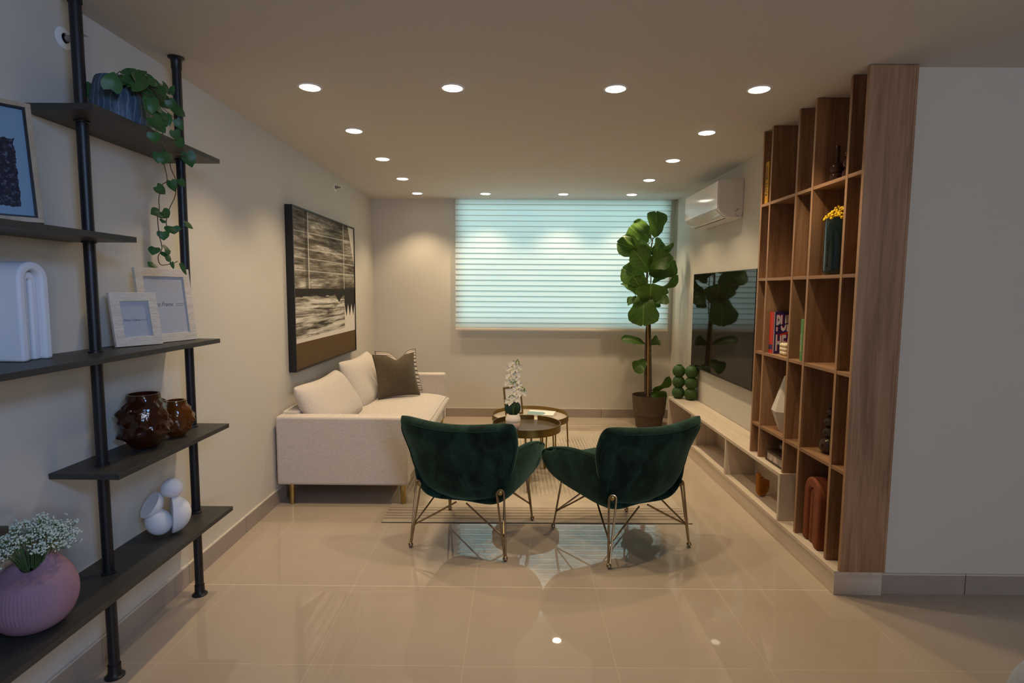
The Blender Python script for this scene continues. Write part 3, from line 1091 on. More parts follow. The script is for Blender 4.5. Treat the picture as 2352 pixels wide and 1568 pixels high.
# pillow axes: x along the width, y up the height
pw = 0.415
bl_ = Vector((-1.250, 5.09, 0.486))
br_ = Vector((-0.905, 5.33, 0.482))
xa = (br_-bl_).normalized()
nrm = Vector((xa.y, -xa.x, 0)).normalized()
up = (Vector((0, 0, 1))*0.955 - nrm*0.30).normalized()
cen = (bl_+br_)/2+up*(pw/2-0.005)
pillow('throw_pillow', 'plain olive brown throw pillow leaning on the sofa', 'olive', pw, 0.14, basis(cen, xa, up))
cen2 = cen-nrm*0.140+xa*0.085+Vector((0.0, 0, 0.016))
pillow('throw_pillow', 'cream dark striped throw pillow mostly hidden behind the olive pillow', 'striped', 0.42, 0.11, basis(cen2, (xa+Vector((0, 0, 0.02))).normalized(), up), 0.09)

# ------------------------------------------------------------------ rug
rg = MB().box(-0.99, 0.99, -1.315, 1.315, 0, 0.005).build('rug', 'rug', smooth=False, bevel=0.003)
rg.location = (0.134, 4.808, 0.0)
rg.rotation_euler = (0, 0, R(0.6))
tag(rg, 'large beige woven rug with brown stripes under the coffee tables', 'rug')
for y_ in (-1.3185, 1.3152):
    MB().box(-0.992, 0.992, y_, y_+0.0033, 0, 0.0045).build('edge_binding', 'rugedge', rg, smooth=False)

# ------------------------------------------------------------------ green armchairs


def build_chair(label, loc, rz):
    t = thing('lounge_chair', label, 'armchair', loc, rz, 'green velvet lounge chairs')
    prof = [(0.0, (-0.02, 0.292)), (0.14, (-0.135, 0.298)), (0.26, (-0.215, 0.345)), (0.42, (-0.262, 0.445)), (0.70, (-0.305, 0.605)), (1.0, (-0.365, 0.765))]
    ytab = [(a, p[0]) for a, p in prof]
    ztab = [(a, p[1]) for a, p in prof]
    cr = lerp_path([(a, p[0], p[1]) for a, p in prof], 12)

    def P(v):
        for p0, p1 in zip(cr, cr[1:]):
            if v <= p1.x:
                k = (v-p0.x)/(p1.x-p0.x) if p1.x > p0.x else 0
                q = p0.lerp(p1, k)
                return q.y, q.z
        return cr[-1].y, cr[-1].z

    def S(a, b_):
        v = (b_+1)/2
        y_, z_ = P(v)
        w_ = interp([(0, 0.17), (0.16, 0.225), (0.30, 0.268), (0.5, 0.308), (0.75, 0.338), (1.0, 0.352)], v)
        x_ = a*w_
        c = interp([(0, 0.1), (0.3, 0.75), (0.6, 0.95), (1.0, 0.62)], v)
        zz = z_+interp([(0, 0.9), (0.2, 0.7), (0.4, 0.15), (1.0, 0.0)], v)*x_*x_
        if v > 0.6:
            zz += 0.40*((v-0.6)/0.4)*(x_*x_-0.04)*0.55
        return (x_, y_+c*x_*x_, zz)
    m, rim = pad(S, 30, 34, lambda a, b_: 0.075+0.035*max(0, min(1, (b_+0.3)/1.0)), 0.07, 0.035, 9, 6)
    m.build('backrest', 'velvet', t)
    # piping follows the rear face of the backrest
    off = []
    n = 64
    for k in range(n+1):
        ang = k/n
        if ang < 0.36:
            a, b_ = -0.93, -0.35+(ang/0.36)*1.20
        elif ang < 0.64:
            a, b_ = -0.93+(ang-0.36)/0.28*1.86, 0.93
        else:
            a, b_ = 0.93, 0.85-((ang-0.64)/0.36)*1.20
        off.append((a, b_))

    def rear(a, b_):
        a2, b2 = a*(1-0.07*abs(b_)**9), b_*(1-0.035*abs(a)**9)
        e = 1e-3
        p_ = Vector(S(a2, b2))
        n_ = (Vector(S(a2+e, b2))-Vector(S(a2-e, b2))).cross(Vector(S(a2, b2+e))-Vector(S(a2, b2-e))).normalized()
        if n_.y > 0 and b_ > -0.5:
            n_ = -n_
        th = 0.075+0.035*max(0, min(1, (b_+0.3)/1.0))
        h = 0.5*th*math.sqrt(max(0, 1-abs(a)**6))*math.sqrt(max(0, 1-abs(b_)**6))+0.001
        return p_+n_*h
    # round the corners of the path
    pts = [rear(a, b_) for a, b_ in off]
    for _ in range(3):
        pts = [pts[0]]+[(pts[i-1]+pts[i]*2+pts[i+1])/4 for i in range(1, len(pts)-1)]+[pts[-1]]
    MB().tube(pts, 0.0042, 6).build('back_piping', 'piping', t)
    # channel stitched ridge along the top of the inner back
    rg_ = MB()
    for k in range(-8, 9):
        a = k*0.085
        rg_.tube([Vector(S(a, b_))+Vector((0, 0.030, 0.020*max(0, (b_-0.7)))) for b_ in (0.3, 0.6, 0.8, 0.9, 0.95)], [0.010, 0.014, 0.0155, 0.0135, 0.005], 8)
    rg_.build('inner_channel', 'velvet', t)
    # bucket: seat underside and the two arms
    cpath = lerp_path([(0, 0.283, 0), (0.17, 0.287, 0), (0.255, 0.318, 0), (0.310, 0.385, 0), (0.334, 0.475, 0), (0.338, 0.588, 0)], 10)
    clen = [0]
    for p0, p1 in zip(cpath, cpath[1:]):
        clen.append(clen[-1]+(p1-p0).length)

    def C_(s):
        d = s*clen[-1]
        for k in range(len(cpath)-1):
            if d <= clen[k+1]:
                q = cpath[k].lerp(cpath[k+1], (d-clen[k])/(clen[k+1]-clen[k]))
                return q.x, q.y
        return cpath[-1].x, cpath[-1].y

    def B(a, b_):
        s = abs(a)
        x_, z_ = C_(s)
        yb = interp([(0, -0.19), (0.5, -0.225), (0.8, -0.245), (1, -0.250)], s)
        yf = interp([(0, 0.30), (0.5, 0.33), (0.75, 0.335), (0.9, 0.30), (1, 0.215)], s)
        y_ = yb+(yf-yb)*(b_+1)/2
        k = (b_+1)/2
        x2 = x_*(1-0.26*(1-k)**1.7*s)+0.016*s**2*k
        return (x2*(1 if a >= 0 else -1), y_, z_+0.035*k**1.7*(1-s**2.5)-0.060*s**5*max(0, (k-0.45)/0.55)**2.4-0.02*s**5*max(0, (0.25-k)/0.25)**2)
    m, rim2 = pad(B, 56, 22, lambda a, b_: 0.062+0.036*abs(a)**4, 0.035, 0.05, 6, 5)
    m.build('arm_shell', 'velvet', t)
    for sg in (-1, 1):
        pts = []
        for k in range(41):
            q = k/40
            if q < 0.25:
                a, b_ = 0.60+q/0.25*0.36, -0.97
            elif q < 0.75:
                a, b_ = 0.965, -0.95+(q-0.25)/0.5*1.9
            else:
                a, b_ = 0.96-(q-0.75)/0.25*0.40, 0.97
            p_ = Vector(B(a*sg, b_))
            pts.append(p_+Vector((0.030*sg*max(0, (a-0.5)), 0, 0.004)))
        for _ in range(3):
            pts = [pts[0]]+[(pts[i-1]+pts[i]*2+pts[i+1])/4 for i in range(1, len(pts)-1)]+[pts[-1]]
        MB().tube(pts, 0.0042, 6).build('arm_piping', 'piping', t)

    def Q(a, b_):
        return (a*(0.275-0.01*b_), 0.060+b_*0.250, 0.395+0.03*(b_+1)/2+0.012*(1-a*a))
    m, _ = pad(Q, 20, 20, 0.13, 0.05, 0.05, 8, 4)
    m.build('seat', 'velvet', t)
    # four hairpin wire legs with struts and ball feet
    for sx in (-1, 1):
        for sy in (-1, 1):
            foot = Vector((0.286*sx, 0.286*sy, 0.012))
            if sy < 0:
                topc = Vector((0.232*sx, -0.228, 0.392))
                nrm_ = Vector((0.45*sx, -0.89, -0.15)).normalized()
                mount = topc+Vector((0, 0, 0))
            else:
                topc = Vector((0.236*sx, 0.215, 0.345))
                nrm_ = Vector((0.75*sx, 0.55, -0.3)).normalized()
            topc = topc+nrm_*0.030
            axis = (topc-foot).normalized()
            side = axis.cross(nrm_).normalized()
            lg = MB()
            hw_ = 0.020
            loop = [foot+side*0.003]
            loop += [foot.lerp(topc-axis*0.02, k)+side*(0.003+(hw_-0.003)*k) for k in (0.25, 0.5, 0.75, 1.0)]
            loop += [topc-axis*0.02+side*hw_*math.cos(q)+axis*hw_*math.sin(q) for q in (PI*0.15, PI*0.35, PI*0.5, PI*0.65, PI*0.85)]
            loop += [foot.lerp(topc-axis*0.02, k)-side*(0.003+(hw_-0.003)*k) for k in (1.0, 0.75, 0.5, 0.25)]
            loop += [foot-side*0.003]
            lg.tube(loop, 0.0058, 8)
            leg = lg.build('leg', 'antique', t)
            st = MB()
            node = foot.lerp(topc, 0.30)
            for tgt in (Vector((0.03*sx, 0.215*sy, 0.272)), Vector((0.20*sx, 0.04*sy, 0.285))):
                q = node.lerp(tgt, 0.06)
                st.tube([node-axis*0.02, node, q+axis*0.004, node.lerp(tgt, 0.5), tgt], 0.0052, 8)
            st.build('strut', 'antique', leg)
            MB().ball(foot+Vector((0, 0, 0.0025)), 0.0142, 16, 10).build('ball_foot', 'antique', leg)
            bm_ = MB().lathe([(0.0, -0.012), (0.013, -0.010), (0.013, 0.001), (0.010, 0.003), (0.004, 0.0035), (0.0035, 0.006), (0.0, 0.0065)], 18, cap0=False, cap1=False)
            bm_.build('mount_disc', 'brass', leg, mtx=basis(topc-axis*0.022-nrm_*0.004, side, nrm_.cross(side)))
    return t


ch = build_chair('green velvet wing armchair on gold wire legs, nearer the sofa', (-0.238, 3.338, 0.0), R(-16.6))
ch2 = copy_tree(ch)
ch2.location = (0.631, 3.297, 0.0)
ch2.rotation_euler = (0, 0, R(27.5))
ch.rotation_euler = (R(0.5), 0, R(-16.6))
ch.location.z = 0.0025
ch2.rotation_euler = (R(0.25), R(-0.25), R(27.5))
ch2.location.z = 0.0028
ch2['label'] = 'green velvet wing armchair on gold wire legs, nearer the media console'

# ------------------------------------------------------------------ coffee tables


def coffee_table(label, c, r, ztop, rimh, topmat, slot, legang, lean):
    t = thing('coffee_table', label, 'coffee table', (c[0], c[1], 0.0055), 0, 'nested coffee tables')
    zt = ztop-0.0055
    # rim band as a thin ring, open where the slot is
    n = 96
    rim = MB()
    vs, fs = [], []
    prof = [(r, zt-rimh), (r, zt), (r-0.004, zt), (r-0.004, zt-rimh)]
    ks = [k for k in range(n+1)]
    for k in ks:
        a = slot[0]+slot[1]/2+(2*PI-slot[1])*k/n
        for rr, z in prof:
            vs.append((rr*math.cos(a), rr*math.sin(a), z))
    for k in range(n):
        for q in range(4):
            fs.append((k*4+q, k*4+(q+1) % 4, (k+1)*4+(q+1) % 4, (k+1)*4+q))
    fs += [(0, 1, 2, 3), (n*4+3, n*4+2, n*4+1, n*4)]
    rim.add(vs, fs).build('rim', 'tray', t)
    zs = zt-rimh+0.022
    MB().lathe([(r-0.0045, zs-0.010), (r-0.0045, zs)], 72).build('table_top', topmat, t)
    MB().lathe([(r-0.03, zt-rimh-0.002), (r-0.0045, zt-rimh-0.002), (r-0.0045, zs-0.0105), (r-0.03, zs-0.0105)], 64, cap0=False, cap1=False).build('under_ring', 'tray', t)
    for a in legang:
        a = R(a)
        d = Vector((math.cos(a), math.sin(a), 0))
        s = Vector((-math.sin(a), math.cos(a), 0))
        p = d*(r-0.014)
        ft = d*(r-0.014+lean)
        z1 = zt-rimh-0.001
        MB().tube([p+s*0.022+Vector((0, 0, z1)), ft+s*0.004+Vector((0, 0, 0.006)), ft-s*0.004+Vector((0, 0, 0.006)), p-s*0.022+Vector((0, 0, z1))], 0.006, 8).build('leg', 'tray', t)
    return t


TB = (0.137, 4.90)
TS = (0.092, 4.285)
coffee_table('larger round coffee table with pale top, behind the smaller one', TB, 0.335, 0.402, 0.052, 'tabletop', (R(90), 0.0001), (-2, 70, 178, 290), 0.02)
coffee_table('smaller round coffee table with dark mirror top and gold rim', TS, 0.262, 0.468, 0.058, 'tableglass', (R(72), 0.11), (272, 28, 150), 0.02)
ZS = 0.468-0.058+0.022+0.0005
ZB = 0.402-0.052+0.022+0.0005

# orchid in a white pot
orc = thing('potted_orchid', 'artificial white orchid in white and pink pot on small coffee table', 'orchid', (-0.012, 4.205, ZS))
pot = [(0.036, 0), (0.044, 0.006), (0.052, 0.03), (0.054, 0.05), (0.0525, 0.056)]
MB().lathe(pot, 36).build('pot_base', 'potpink', orc)


def potlip(a, z):
    return 1.0


vs, fs = [], []
n = 40
rows = [(0.0525, 0.0562, 0), (0.057, 0.066, 0), (0.058, 0.08, 0), (0.051, 0.10, 0.2), (0.043, 0.118, 1), (0.040, 0.117, 1), (0.047, 0.098, 0.2), (0.052, 0.075, 0)]
for rr, z, wv in rows:
    for k in range(n):
        a = 2*PI*k/n
        zz = z+wv*0.020*max(0, math.cos(2*a))**2
        vs.append((rr*math.cos(a), rr*math.sin(a), zz))
for i in range(len(rows)-1):
    for k in range(n):
        fs.append((i*n+k, i*n+(k+1) % n, (i+1)*n+(k+1) % n, (i+1)*n+k))
MB().add(vs, fs).build('pot', 'potwhite', orc)
MB().lathe([(0.044, 0.098), (0.02, 0.104), (0.001, 0.105)], 24).build('moss', 'soil', orc)


def blade(L, Wd, curve, base=(0, 0, 0), az=0.0, el=60, n=10, mx=0.55, fold=0.15, uvs=True, tipround=0.5, m=None, droop=0.0):
    """a leaf starting at base, heading azimuth az (deg) and elevation el (deg), bending by curve degrees over its length"""
    m = m or MB()
    p = Vector(base)
    azr = R(az)
    side = Vector((-math.sin(azr), math.cos(azr), 0))
    vs, uv = [], []
    nw = 4
    for i in range(n+1):
        t_ = i/n
        e = R(el-curve*t_)
        d = Vector((math.cos(azr)*math.cos(e), math.sin(azr)*math.cos(e), math.sin(e)))
        nn = side.cross(d)
        wv = Wd/2*(math.sin(PI*t_**(math.log(0.5)/math.log(mx))))**tipround if 0 < t_ < 1 else 0.0008
        for k in range(nw+1):
            q = 2*k/nw-1
            vs.append(p+side*q*wv+nn*(fold*abs(q)*wv))
            uv.append((k/nw, t_))
        p = p+d*(L/n)
    fs = []
    for i in range(n):
        for k in range(nw):
            a = i*(nw+1)+k
            fs.append((a, a+1, a+nw+2, a+nw+1))
    m.add(vs, fs, uv)
    return m


def orchid_leaf(m, p0, p1, wd, tilt):
    p0, p1 = Vector(p0), Vector(p1)
    d = (p1-p0).normalized()
    L = (p1-p0).length
    view = Vector((0, -1, 0))
    view.rotate(Matrix.Rotation(tilt, 3, d))
    side = d.cross(view).normalized()
    nn = side.cross(d).normalized()
    vs, fs = [], []
    n_, nw = 12, 6
    for i_ in range(n_+1):
        t_ = i_/n_
        wv = interp([(0, 0.30), (0.2, 0.72), (0.5, 1.0), (0.75, 0.92), (0.92, 0.55), (1.0, 0.05)], t_)*wd/2
        c = p0+d*L*t_+nn*0.10*L*math.sin(PI*t_)
        for k in range(nw+1):
            q = 2*k/nw-1
            vs.append(c+side*q*wv-nn*0.22*wv*abs(q))
    for i_ in range(n_):
        for k in range(nw):
            a = i_*(nw+1)+k
            fs.append((a, a+1, a+nw+2, a+nw+1))
    m.add(vs, fs)


for bx, tx, tz, wd, tl, y_ in ((-0.006, -0.034, 0.205, 0.082, 0.25, -0.012), (0.008, 0.030, 0.215, 0.080, -0.3, -0.008), (0.0, -0.012, 0.175, 0.070, 0.9, 0.02), (0.002, 0.022, 0.16, 0.06, -1.0, 0.018)):
    m = MB()
    orchid_leaf(m, (bx, y_*0.4, 0.10), (tx, y_-0.01, tz), wd, tl)
    m.build('leaf', 'orchidleaf', orc)
stem1 = lerp_path([(0.0, 0, 0.1), (0.002, 0.0, 0.2), (0.003, 0.005, 0.33), (0.012, 0.0, 0.45), (0.02, -0.01, 0.515)], 8)
stem2 = lerp_path([(0.006, -0.01, 0.1), (0.005, -0.02, 0.16), (0.022, -0.02, 0.22), (0.055, -0.03, 0.285), (0.085, -0.03, 0.315)], 6)
stem3 = lerp_path([(-0.004, -0.01, 0.1), (-0.004, -0.02, 0.17), (-0.02, -0.03, 0.205), (-0.04, -0.04, 0.235)], 6)
MB().tube(stem1, 0.0030, 6).tube(stem2, 0.0022, 6).tube(stem3, 0.002, 6).tube([(0.002, 0.004, 0.1), (0.004, 0.008, 0.33)], 0.003, 6).build('stem', 'stem', orc)


def flower(c, facing, s, roll):
    f_ = Vector(facing).normalized()
    x_ = f_.cross(Vector((0, 0, 1))).normalized()
    y_ = x_.cross(f_)
    x_, y_ = x_*math.cos(roll)+y_*math.sin(roll), -x_*math.sin(roll)+y_*math.cos(roll)
    mt = basis(c, x_, y_)
    m = MB()
    for ang, L, wd in ((90, 0.030, 0.020), (12, 0.034, 0.030), (168, 0.034, 0.030), (215, 0.030, 0.018), (325, 0.030, 0.018)):
        vs, fs = [], []
        n = 8
        for i in range(n+1):
            t_ = i/n
            wv = wd/2*math.sin(PI*min(1, t_*0.92+0.06))**0.7
            dd = Vector((math.cos(R(ang)), math.sin(R(ang)), 0))
            ss = Vector((-dd.y, dd.x, 0))
            z = 0.010*math.sin(t_*2.6)-0.008*t_*t_
            for q in (-1, -0.5, 0, 0.5, 1):
                vs.append((dd*L*t_+ss*wv*q+Vector((0, 0, z-0.003*q*q)))*s)
        for i in range(n):
            for k in range(4):
                a = i*5+k
                fs.append((a, a+1, a+6, a+5))
        m.add(vs, fs)
    o = m.build('flower', 'petal', orc, mtx=mt)
    MB().ball((0, -0.003*s, 0.006*s), (0.006*s, 0.009*s, 0.007*s), 8, 6).build('lip', 'lip', o, mtx=mt)


fl = [(-0.005, -0.01, 0.505, -0.3, 0.2), (-0.022, -0.01, 0.465, -0.6, 0.5), (0.035, -0.012, 0.478, 0.6, -0.4), (-0.028, -0.01, 0.415, -0.5, 0.2), (0.022, -0.015, 0.425, 0.3, -0.2),
      (0.018, -0.02, 0.385, 0.2, 0.1), (0.030, -0.015, 0.36, 0.4, 0.3), (-0.035, -0.012, 0.362, -0.6, 0.3), (-0.008, -0.02, 0.37, -0.2, 0), (0.028, -0.02, 0.325, 0.3, 0.2),
      (0.032, -0.03, 0.295, -0.2, 0.3), (0.065, -0.035, 0.292, 0.4, -0.2), (0.010, -0.035, 0.245, 0.1, 0.2), (-0.038, -0.045, 0.225, -0.5, 0.4)]
for k, (x_, y_, z_, fx, rl) in enumerate(fl):
    flower((x_, y_, z_-0.012), (fx, -1, 0.15), 1.18 if k < 12 else 0.95, rl)
bd = MB()
for x_, y_, z_ in ((0.022, -0.01, 0.52), (0.032, -0.01, 0.528), (0.040, -0.012, 0.515), (0.042, -0.012, 0.50), (-0.016, -0.03, 0.365), (0.014, -0.03, 0.368), (0.0, -0.03, 0.362), (-0.022, -0.04, 0.262), (-0.008, -0.045, 0.268), (-0.03, -0.04, 0.252), (0.07, -0.03, 0.325), (0.085, -0.03, 0.315), (0.083, -0.032, 0.302)):
    bd.ball((x_, y_, z_), (0.0055, 0.0055, 0.007), 8, 6)
bd.build('buds', 'bud', orc)


def easel_frame(name, label, cat, br, dirx, wd, ht, lean, fw_, depth, fm, im, bm_, group=None, mat_in=0.0):
    """standing frame. br: bottom right corner (seen from the front), dirx: horizontal direction from left to right, lean: horizontal set-back of the top edge"""
    dx = Vector((dirx[0], dirx[1], 0)).normalized()
    nrm_ = Vector((dx.y, -dx.x, 0))
    hgt = math.sqrt(max(1e-6, ht*ht-lean*lean))
    upv = (Vector((0, 0, hgt))-nrm_*lean).normalized()
    t = thing(name, label, cat, Vector(br)-dx*wd/2, math.atan2(dx.y, dx.x), group)
    a = math.atan2(lean, hgt)
    mt = Matrix.Rotation(-a, 4, 'X')     # local: x right, z up, y back
    h = wd/2
    sh = Matrix.Translation((0, 0, depth*math.sin(a)+0.0006)) @ mt
    m = MB()
    for x0, x1, z0, z1 in ((-h, h, 0, fw_), (-h, h, ht-fw_, ht), (-h, -h+fw_, fw_, ht-fw_), (h-fw_, h, fw_, ht-fw_)):
        m.box(x0, x1, 0, depth, z0, z1)
    m.build('frame', fm, t, smooth=False, bevel=0.0012, mtx=sh)
    y_ = depth*0.45
    MB().quad((-h+fw_, y_, fw_), (h-fw_, y_, fw_), (h-fw_, y_, ht-fw_), (-h+fw_, y_, ht-fw_)).build('insert', im, t, smooth=False, mtx=sh)
    # easel flap hinged on the back and reaching the surface
    zt = ht*0.62*math.cos(a)
    yt = ht*0.62*math.sin(a)+depth
    fy = yt+0.018
    f0, f1 = wd*0.13, wd*0.07
    MB().add([(-f0, fy, 0.001), (f0, fy, 0.001), (f1, yt+0.001, zt), (-f1, yt+0.001, zt), (-f0, fy+0.003, 0.001), (f0, fy+0.003, 0.001), (f1, yt+0.004, zt), (-f1, yt+0.004, zt)],
             [(0, 1, 2, 3), (7, 6, 5, 4), (0, 4, 5, 1), (1, 5, 6, 2), (2, 6, 7, 3), (3, 7, 4, 0)]).build('easel_back', bm_, t, smooth=False)
    return t, sh


t_, _ = easel_frame('picture_frame', 'gold photo frame with white insert standing behind the orchid', 'picture frame', (0.080, 5.015, ZB), (0.88, 0.475), 0.180, 0.250, 0.050, 0.015, 0.012, 'framegold', 'photowhite', 'easel')

bk = thing('table_book', 'flat white book with teal printed shape on larger coffee table', 'book', (0.238, 4.985, ZB), R(-12))
MB().box(-0.115, 0.115, -0.085, 0.085, 0.002, 0.017).build('pages', 'paper', bk, smooth=False)
MB().box(-0.118, 0.118, -0.088, 0.088, 0.0, 0.002).box(-0.118, 0.118, -0.088, 0.088, 0.017, 0.0195).build('cover', 'paper', bk, smooth=False)
tp = [(-0.118, -0.088), (0.02, -0.088)]+[(-0.012+0.052*math.cos(a), -0.03+0.058*math.sin(a)) for a in [PI*k/12-0.6 for k in range(11)]]+[(-0.06, 0.03), (-0.118, 0.03)]
MB().prism(tp, 2, 0.0196, 0.0199).build('cover_print', 'teal', bk, smooth=False)

# ------------------------------------------------------------------ fiddle leaf fig
FY = 6.12
fg = thing('fiddle_leaf_fig', 'tall fiddle leaf fig in brown planter in the back right corner', 'potted plant', (1.47, FY, 0))
n = 96


def ribs(a, z):
    return 1+0.006*math.cos(60*a)


MB().lathe([(0.128, 0), (0.137, 0.004), (0.153, 0.125), (0.155, 0.132), (0.166, 0.142), (0.183, 0.33), (0.186, 0.352), (0.180, 0.352), (0.176, 0.32), (0.172, 0.30)], 240, cap1=False, fn=ribs).build('planter', 'potbrown', fg)
MB().lathe([(0.1725, 0.30), (0.06, 0.312), (0.001, 0.314)], 40, cap0=False).build('soil', 'soil', fg)


def loc_(q, o=None):
    return Vector(q)-Vector((o or fg).location)


def fpt(x, y, dy=0.0):
    return loc_(px(x, y, 'Y', FY+dy))


tk1 = lerp_path([fpt(1484, 905, 0.02), fpt(1483, 850, 0.01), fpt(1484, 790, 0), fpt(1487, 730, 0), fpt(1484, 680, 0.02), fpt(1480, 640, 0.03)], 6)
tk2 = lerp_path([fpt(1493, 905, -0.02), fpt(1493, 850, -0.02), fpt(1492, 780, -0.02), fpt(1491, 720, -0.02), fpt(1486, 640, -0.01), fpt(1492, 590, 0), fpt(1500, 545, 0)], 6)
tk3 = lerp_path([fpt(1493, 720, 0), fpt(1495, 640, 0.01), fpt(1497, 590, 0.02)], 6)
MB().tube(tk1, [0.020-0.013*k/(len(tk1)-1) for k in range(len(tk1))], 10).build('trunk', 'bark', fg)
MB().tube(tk2, [0.021-0.015*k/(len(tk2)-1) for k in range(len(tk2))], 10).tube(tk3, 0.006, 8).build('trunk', 'bark', fg)
MB().tube([fpt(1488, 910, -0.04), fpt(1488.5, 800, -0.045), fpt(1487, 650, -0.04)], 0.0065, 8).build('stake', 'stake', fg)


def fig_leaf(m, p0, p1, wd, tilt=0.0, cup=0.25, bend=0.1, wave=1.1):
    p0, p1 = Vector(p0), Vector(p1)
    ax = p1-p0
    L = ax.length
    d = ax.normalized()
    view = Vector((0, -1, 0))
    view.rotate(Matrix.Rotation(tilt, 3, d))
    side = d.cross(view).normalized()
    nn = side.cross(d).normalized()
    if nn.y > 0:
        nn = -nn
    n_, nw = 14, 6
    vs, uv, fs = [], [], []
    ph = random.random()*6
    for i in range(n_+1):
        t_ = i/n_
        # fiddle outline: narrow waist then a broad round end
        wv = interp([(0, 0.03), (0.08, 0.34), (0.25, 0.60), (0.42, 0.68), (0.68, 1.0), (0.85, 0.93), (0.95, 0.62), (1.0, 0.12)], t_)*wd/2
        c = p0+d*L*t_+nn*(bend*L*math.sin(PI*t_)*0.8-0.06*L*t_*t_)
        for k in range(nw+1):
            q = 2*k/nw-1
            ed = wave*0.010*math.sin(9*t_+ph+q*2)*abs(q)
            notch = -0.05*L*(1-abs(q))**2*(t_**8)
            vs.append(c+side*q*wv+nn*(cup*wv*(abs(q)**1.6)+ed)+d*notch)
            uv.append((k/nw, t_))
    for i in range(n_):
        for k in range(nw):
            a = i*(nw+1)+k
            fs.append((a, a+1, a+nw+2, a+nw+1))
    m.add(vs, fs, uv)


LV = [(1503, 546, 0.0, 1508, 484, 0.02, 44, 0.1), (1497, 552, -0.03, 1457, 507, -0.08, 36, 0.5), (1490, 556, 0.05, 1446, 520, 0.10, 44, -0.3), (1466, 580, -0.10, 1431, 541, -0.16, 22, 0.7),
      (1484, 588, -0.02, 1418, 556, -0.08, 46, 0.1), (1498, 582, 0.03, 1458, 560, 0.02, 44, -0.5), (1495, 585, 0.02, 1522, 552, 0.06, 34, 0.2), (1508, 584, -0.02, 1547, 559, -0.10, 22, 0.6),
      (1491, 624, -0.06, 1455, 572, -0.16, 52, 0.15), (1488, 612, -0.06, 1536, 588, -0.16, 46, -0.2), (1490, 630, 0.0, 1550, 596, -0.02, 56, 0.2), (1500, 650, 0.02, 1514, 622, 0.06, 26, 0.3),
      (1479, 655, -0.03, 1430, 615, -0.10, 52, 0.1), (1482, 680, -0.04, 1456, 636, -0.12, 40, -0.2), (1462, 682, 0.0, 1427, 650, 0.02, 24, 0.7), (1490, 696, -0.08, 1496, 652, -0.18, 66, 0.0),
      (1507, 668, 0.0, 1560, 634, -0.04, 24, 0.5), (1497, 692, 0.03, 1532, 676, 0.02, 42, -0.3), (1478, 672, -0.05, 1477, 748, -0.14, 62, 0.1), (1470, 688, 0.0, 1440, 696, 0.05, 26, 0.6),
      (1495, 704, 0.02, 1514, 692, 0.06, 20, 0.2), (1484, 792, 0.0, 1427, 777, -0.05, 22, 0.5), (1492, 790, 0.0, 1514, 780, 0.05, 22, -0.2), (1485, 828, 0.0, 1456, 850, -0.06, 30, 0.2),
      (1498, 896, -0.04, 1541, 868, -0.10, 24, 0.4), (1496, 902, -0.05, 1531, 914, -0.12, 30, 0.2), (1470, 560, 0.06, 1440, 585, 0.10, 40, 0.3), (1512, 600, 0.06, 1530, 640, 0.10, 34, 0.2)]
m = MB()
for x0, y0, d0, x1, y1, d1, wd, tl in LV:
    fig_leaf(m, fpt(x0, y0, d0), fpt(x1, y1, d1), wd*1.14*FY/F_PX, tl*1.4, 0.18+0.15*random.random(), 0.08+0.06*random.random())
    m.tube([fpt(x0, y0, d0), fpt(x0, y0, d0).lerp(fpt(1490, y0+8, 0), 0.9)], 0.003, 5)
m.build('foliage', 'fig', fg)

# ------------------------------------------------------------------ things on the media console and in the bookcase


def bubble_vase(label, c, r, n_, mtl, group=None, neck=0.5):
    prof = []
    pitch = r*1.72
    N_ = 12
    for k in range(n_):
        zc = r*0.92+k*pitch
        for i in range(N_+1):
            th = PI*(0.13+0.74*i/N_)
            prof.append((r*math.sin(th), zc-r*math.cos(th)))
    zt = prof[-1][1]
    prof += [(r*0.40, zt+0.006), (r*0.34, zt+0.006), (r*0.34, zt-0.02)]
    o = MB().lathe(prof, 32).build('bubble_vase', mtl)
    o.location = c
    tag(o, label, 'vase', group)
    return o


bubble_vase('green three ball stacked vase at the outer end of the console', (1.640, 5.625, 0.4105), 0.063, 3, 'greenceram', 'green bubble vases on the console')
bubble_vase('green three ball stacked vase against the wall, partly behind the television', (1.740, 5.540, 0.4105), 0.064, 3, 'greenceram', 'green bubble vases on the console')

# ochre clay cluster of tubes in the console niche
hv = thing('tube_vase', 'small ochre clay vase of fused curved tubes in console niche', 'vase', (1.655, 3.685, 0.123), R(28))
m = MB()


def utube(x0, z0, x1, z1, zb, r_, y_):
    xc, hw_ = (x0+x1)/2, (x1-x0)/2
    pts = [(x0, y_, z0), (x0, y_, (z0+zb+hw_)/2)]
    pts += [(xc-hw_*math.cos(a), y_, zb+hw_-hw_*math.sin(a)) for a in [PI*k/10 for k in range(11)]]
    pts += [(x1, y_, (z1+zb+hw_)/2), (x1, y_, z1)]
    m.tube(pts, r_, 14)


utube(-0.042, 0.158, 0.042, 0.100, 0.0165, 0.0165, 0)
utube(-0.016, 0.132, 0.014, 0.112, 0.062, 0.0145, -0.001)
m.ball((0, 0, 0.055), (0.030, 0.012, 0.030), 14, 10)
m.build('tubes', 'ochre', hv)
m = MB()
for x_, z_, r_ in ((-0.042, 0.158, 0.011), (0.042, 0.100, 0.011), (-0.016, 0.132, 0.009), (0.014, 0.112, 0.009)):
    m.lathe([(r_, z_+0.0002), (r_*0.5, z_+0.0004)], 14, center=(x_, 0, 0))
m.build('tube_mouth', 'terracotta', hv)

# terracotta arch on the plinth
ta = thing('arch_ornament', 'tall terracotta arch ornament standing in lowest bookcase compartment', 'ornament', (1.652, 2.972, 0.1225), R(-96))
m = MB()


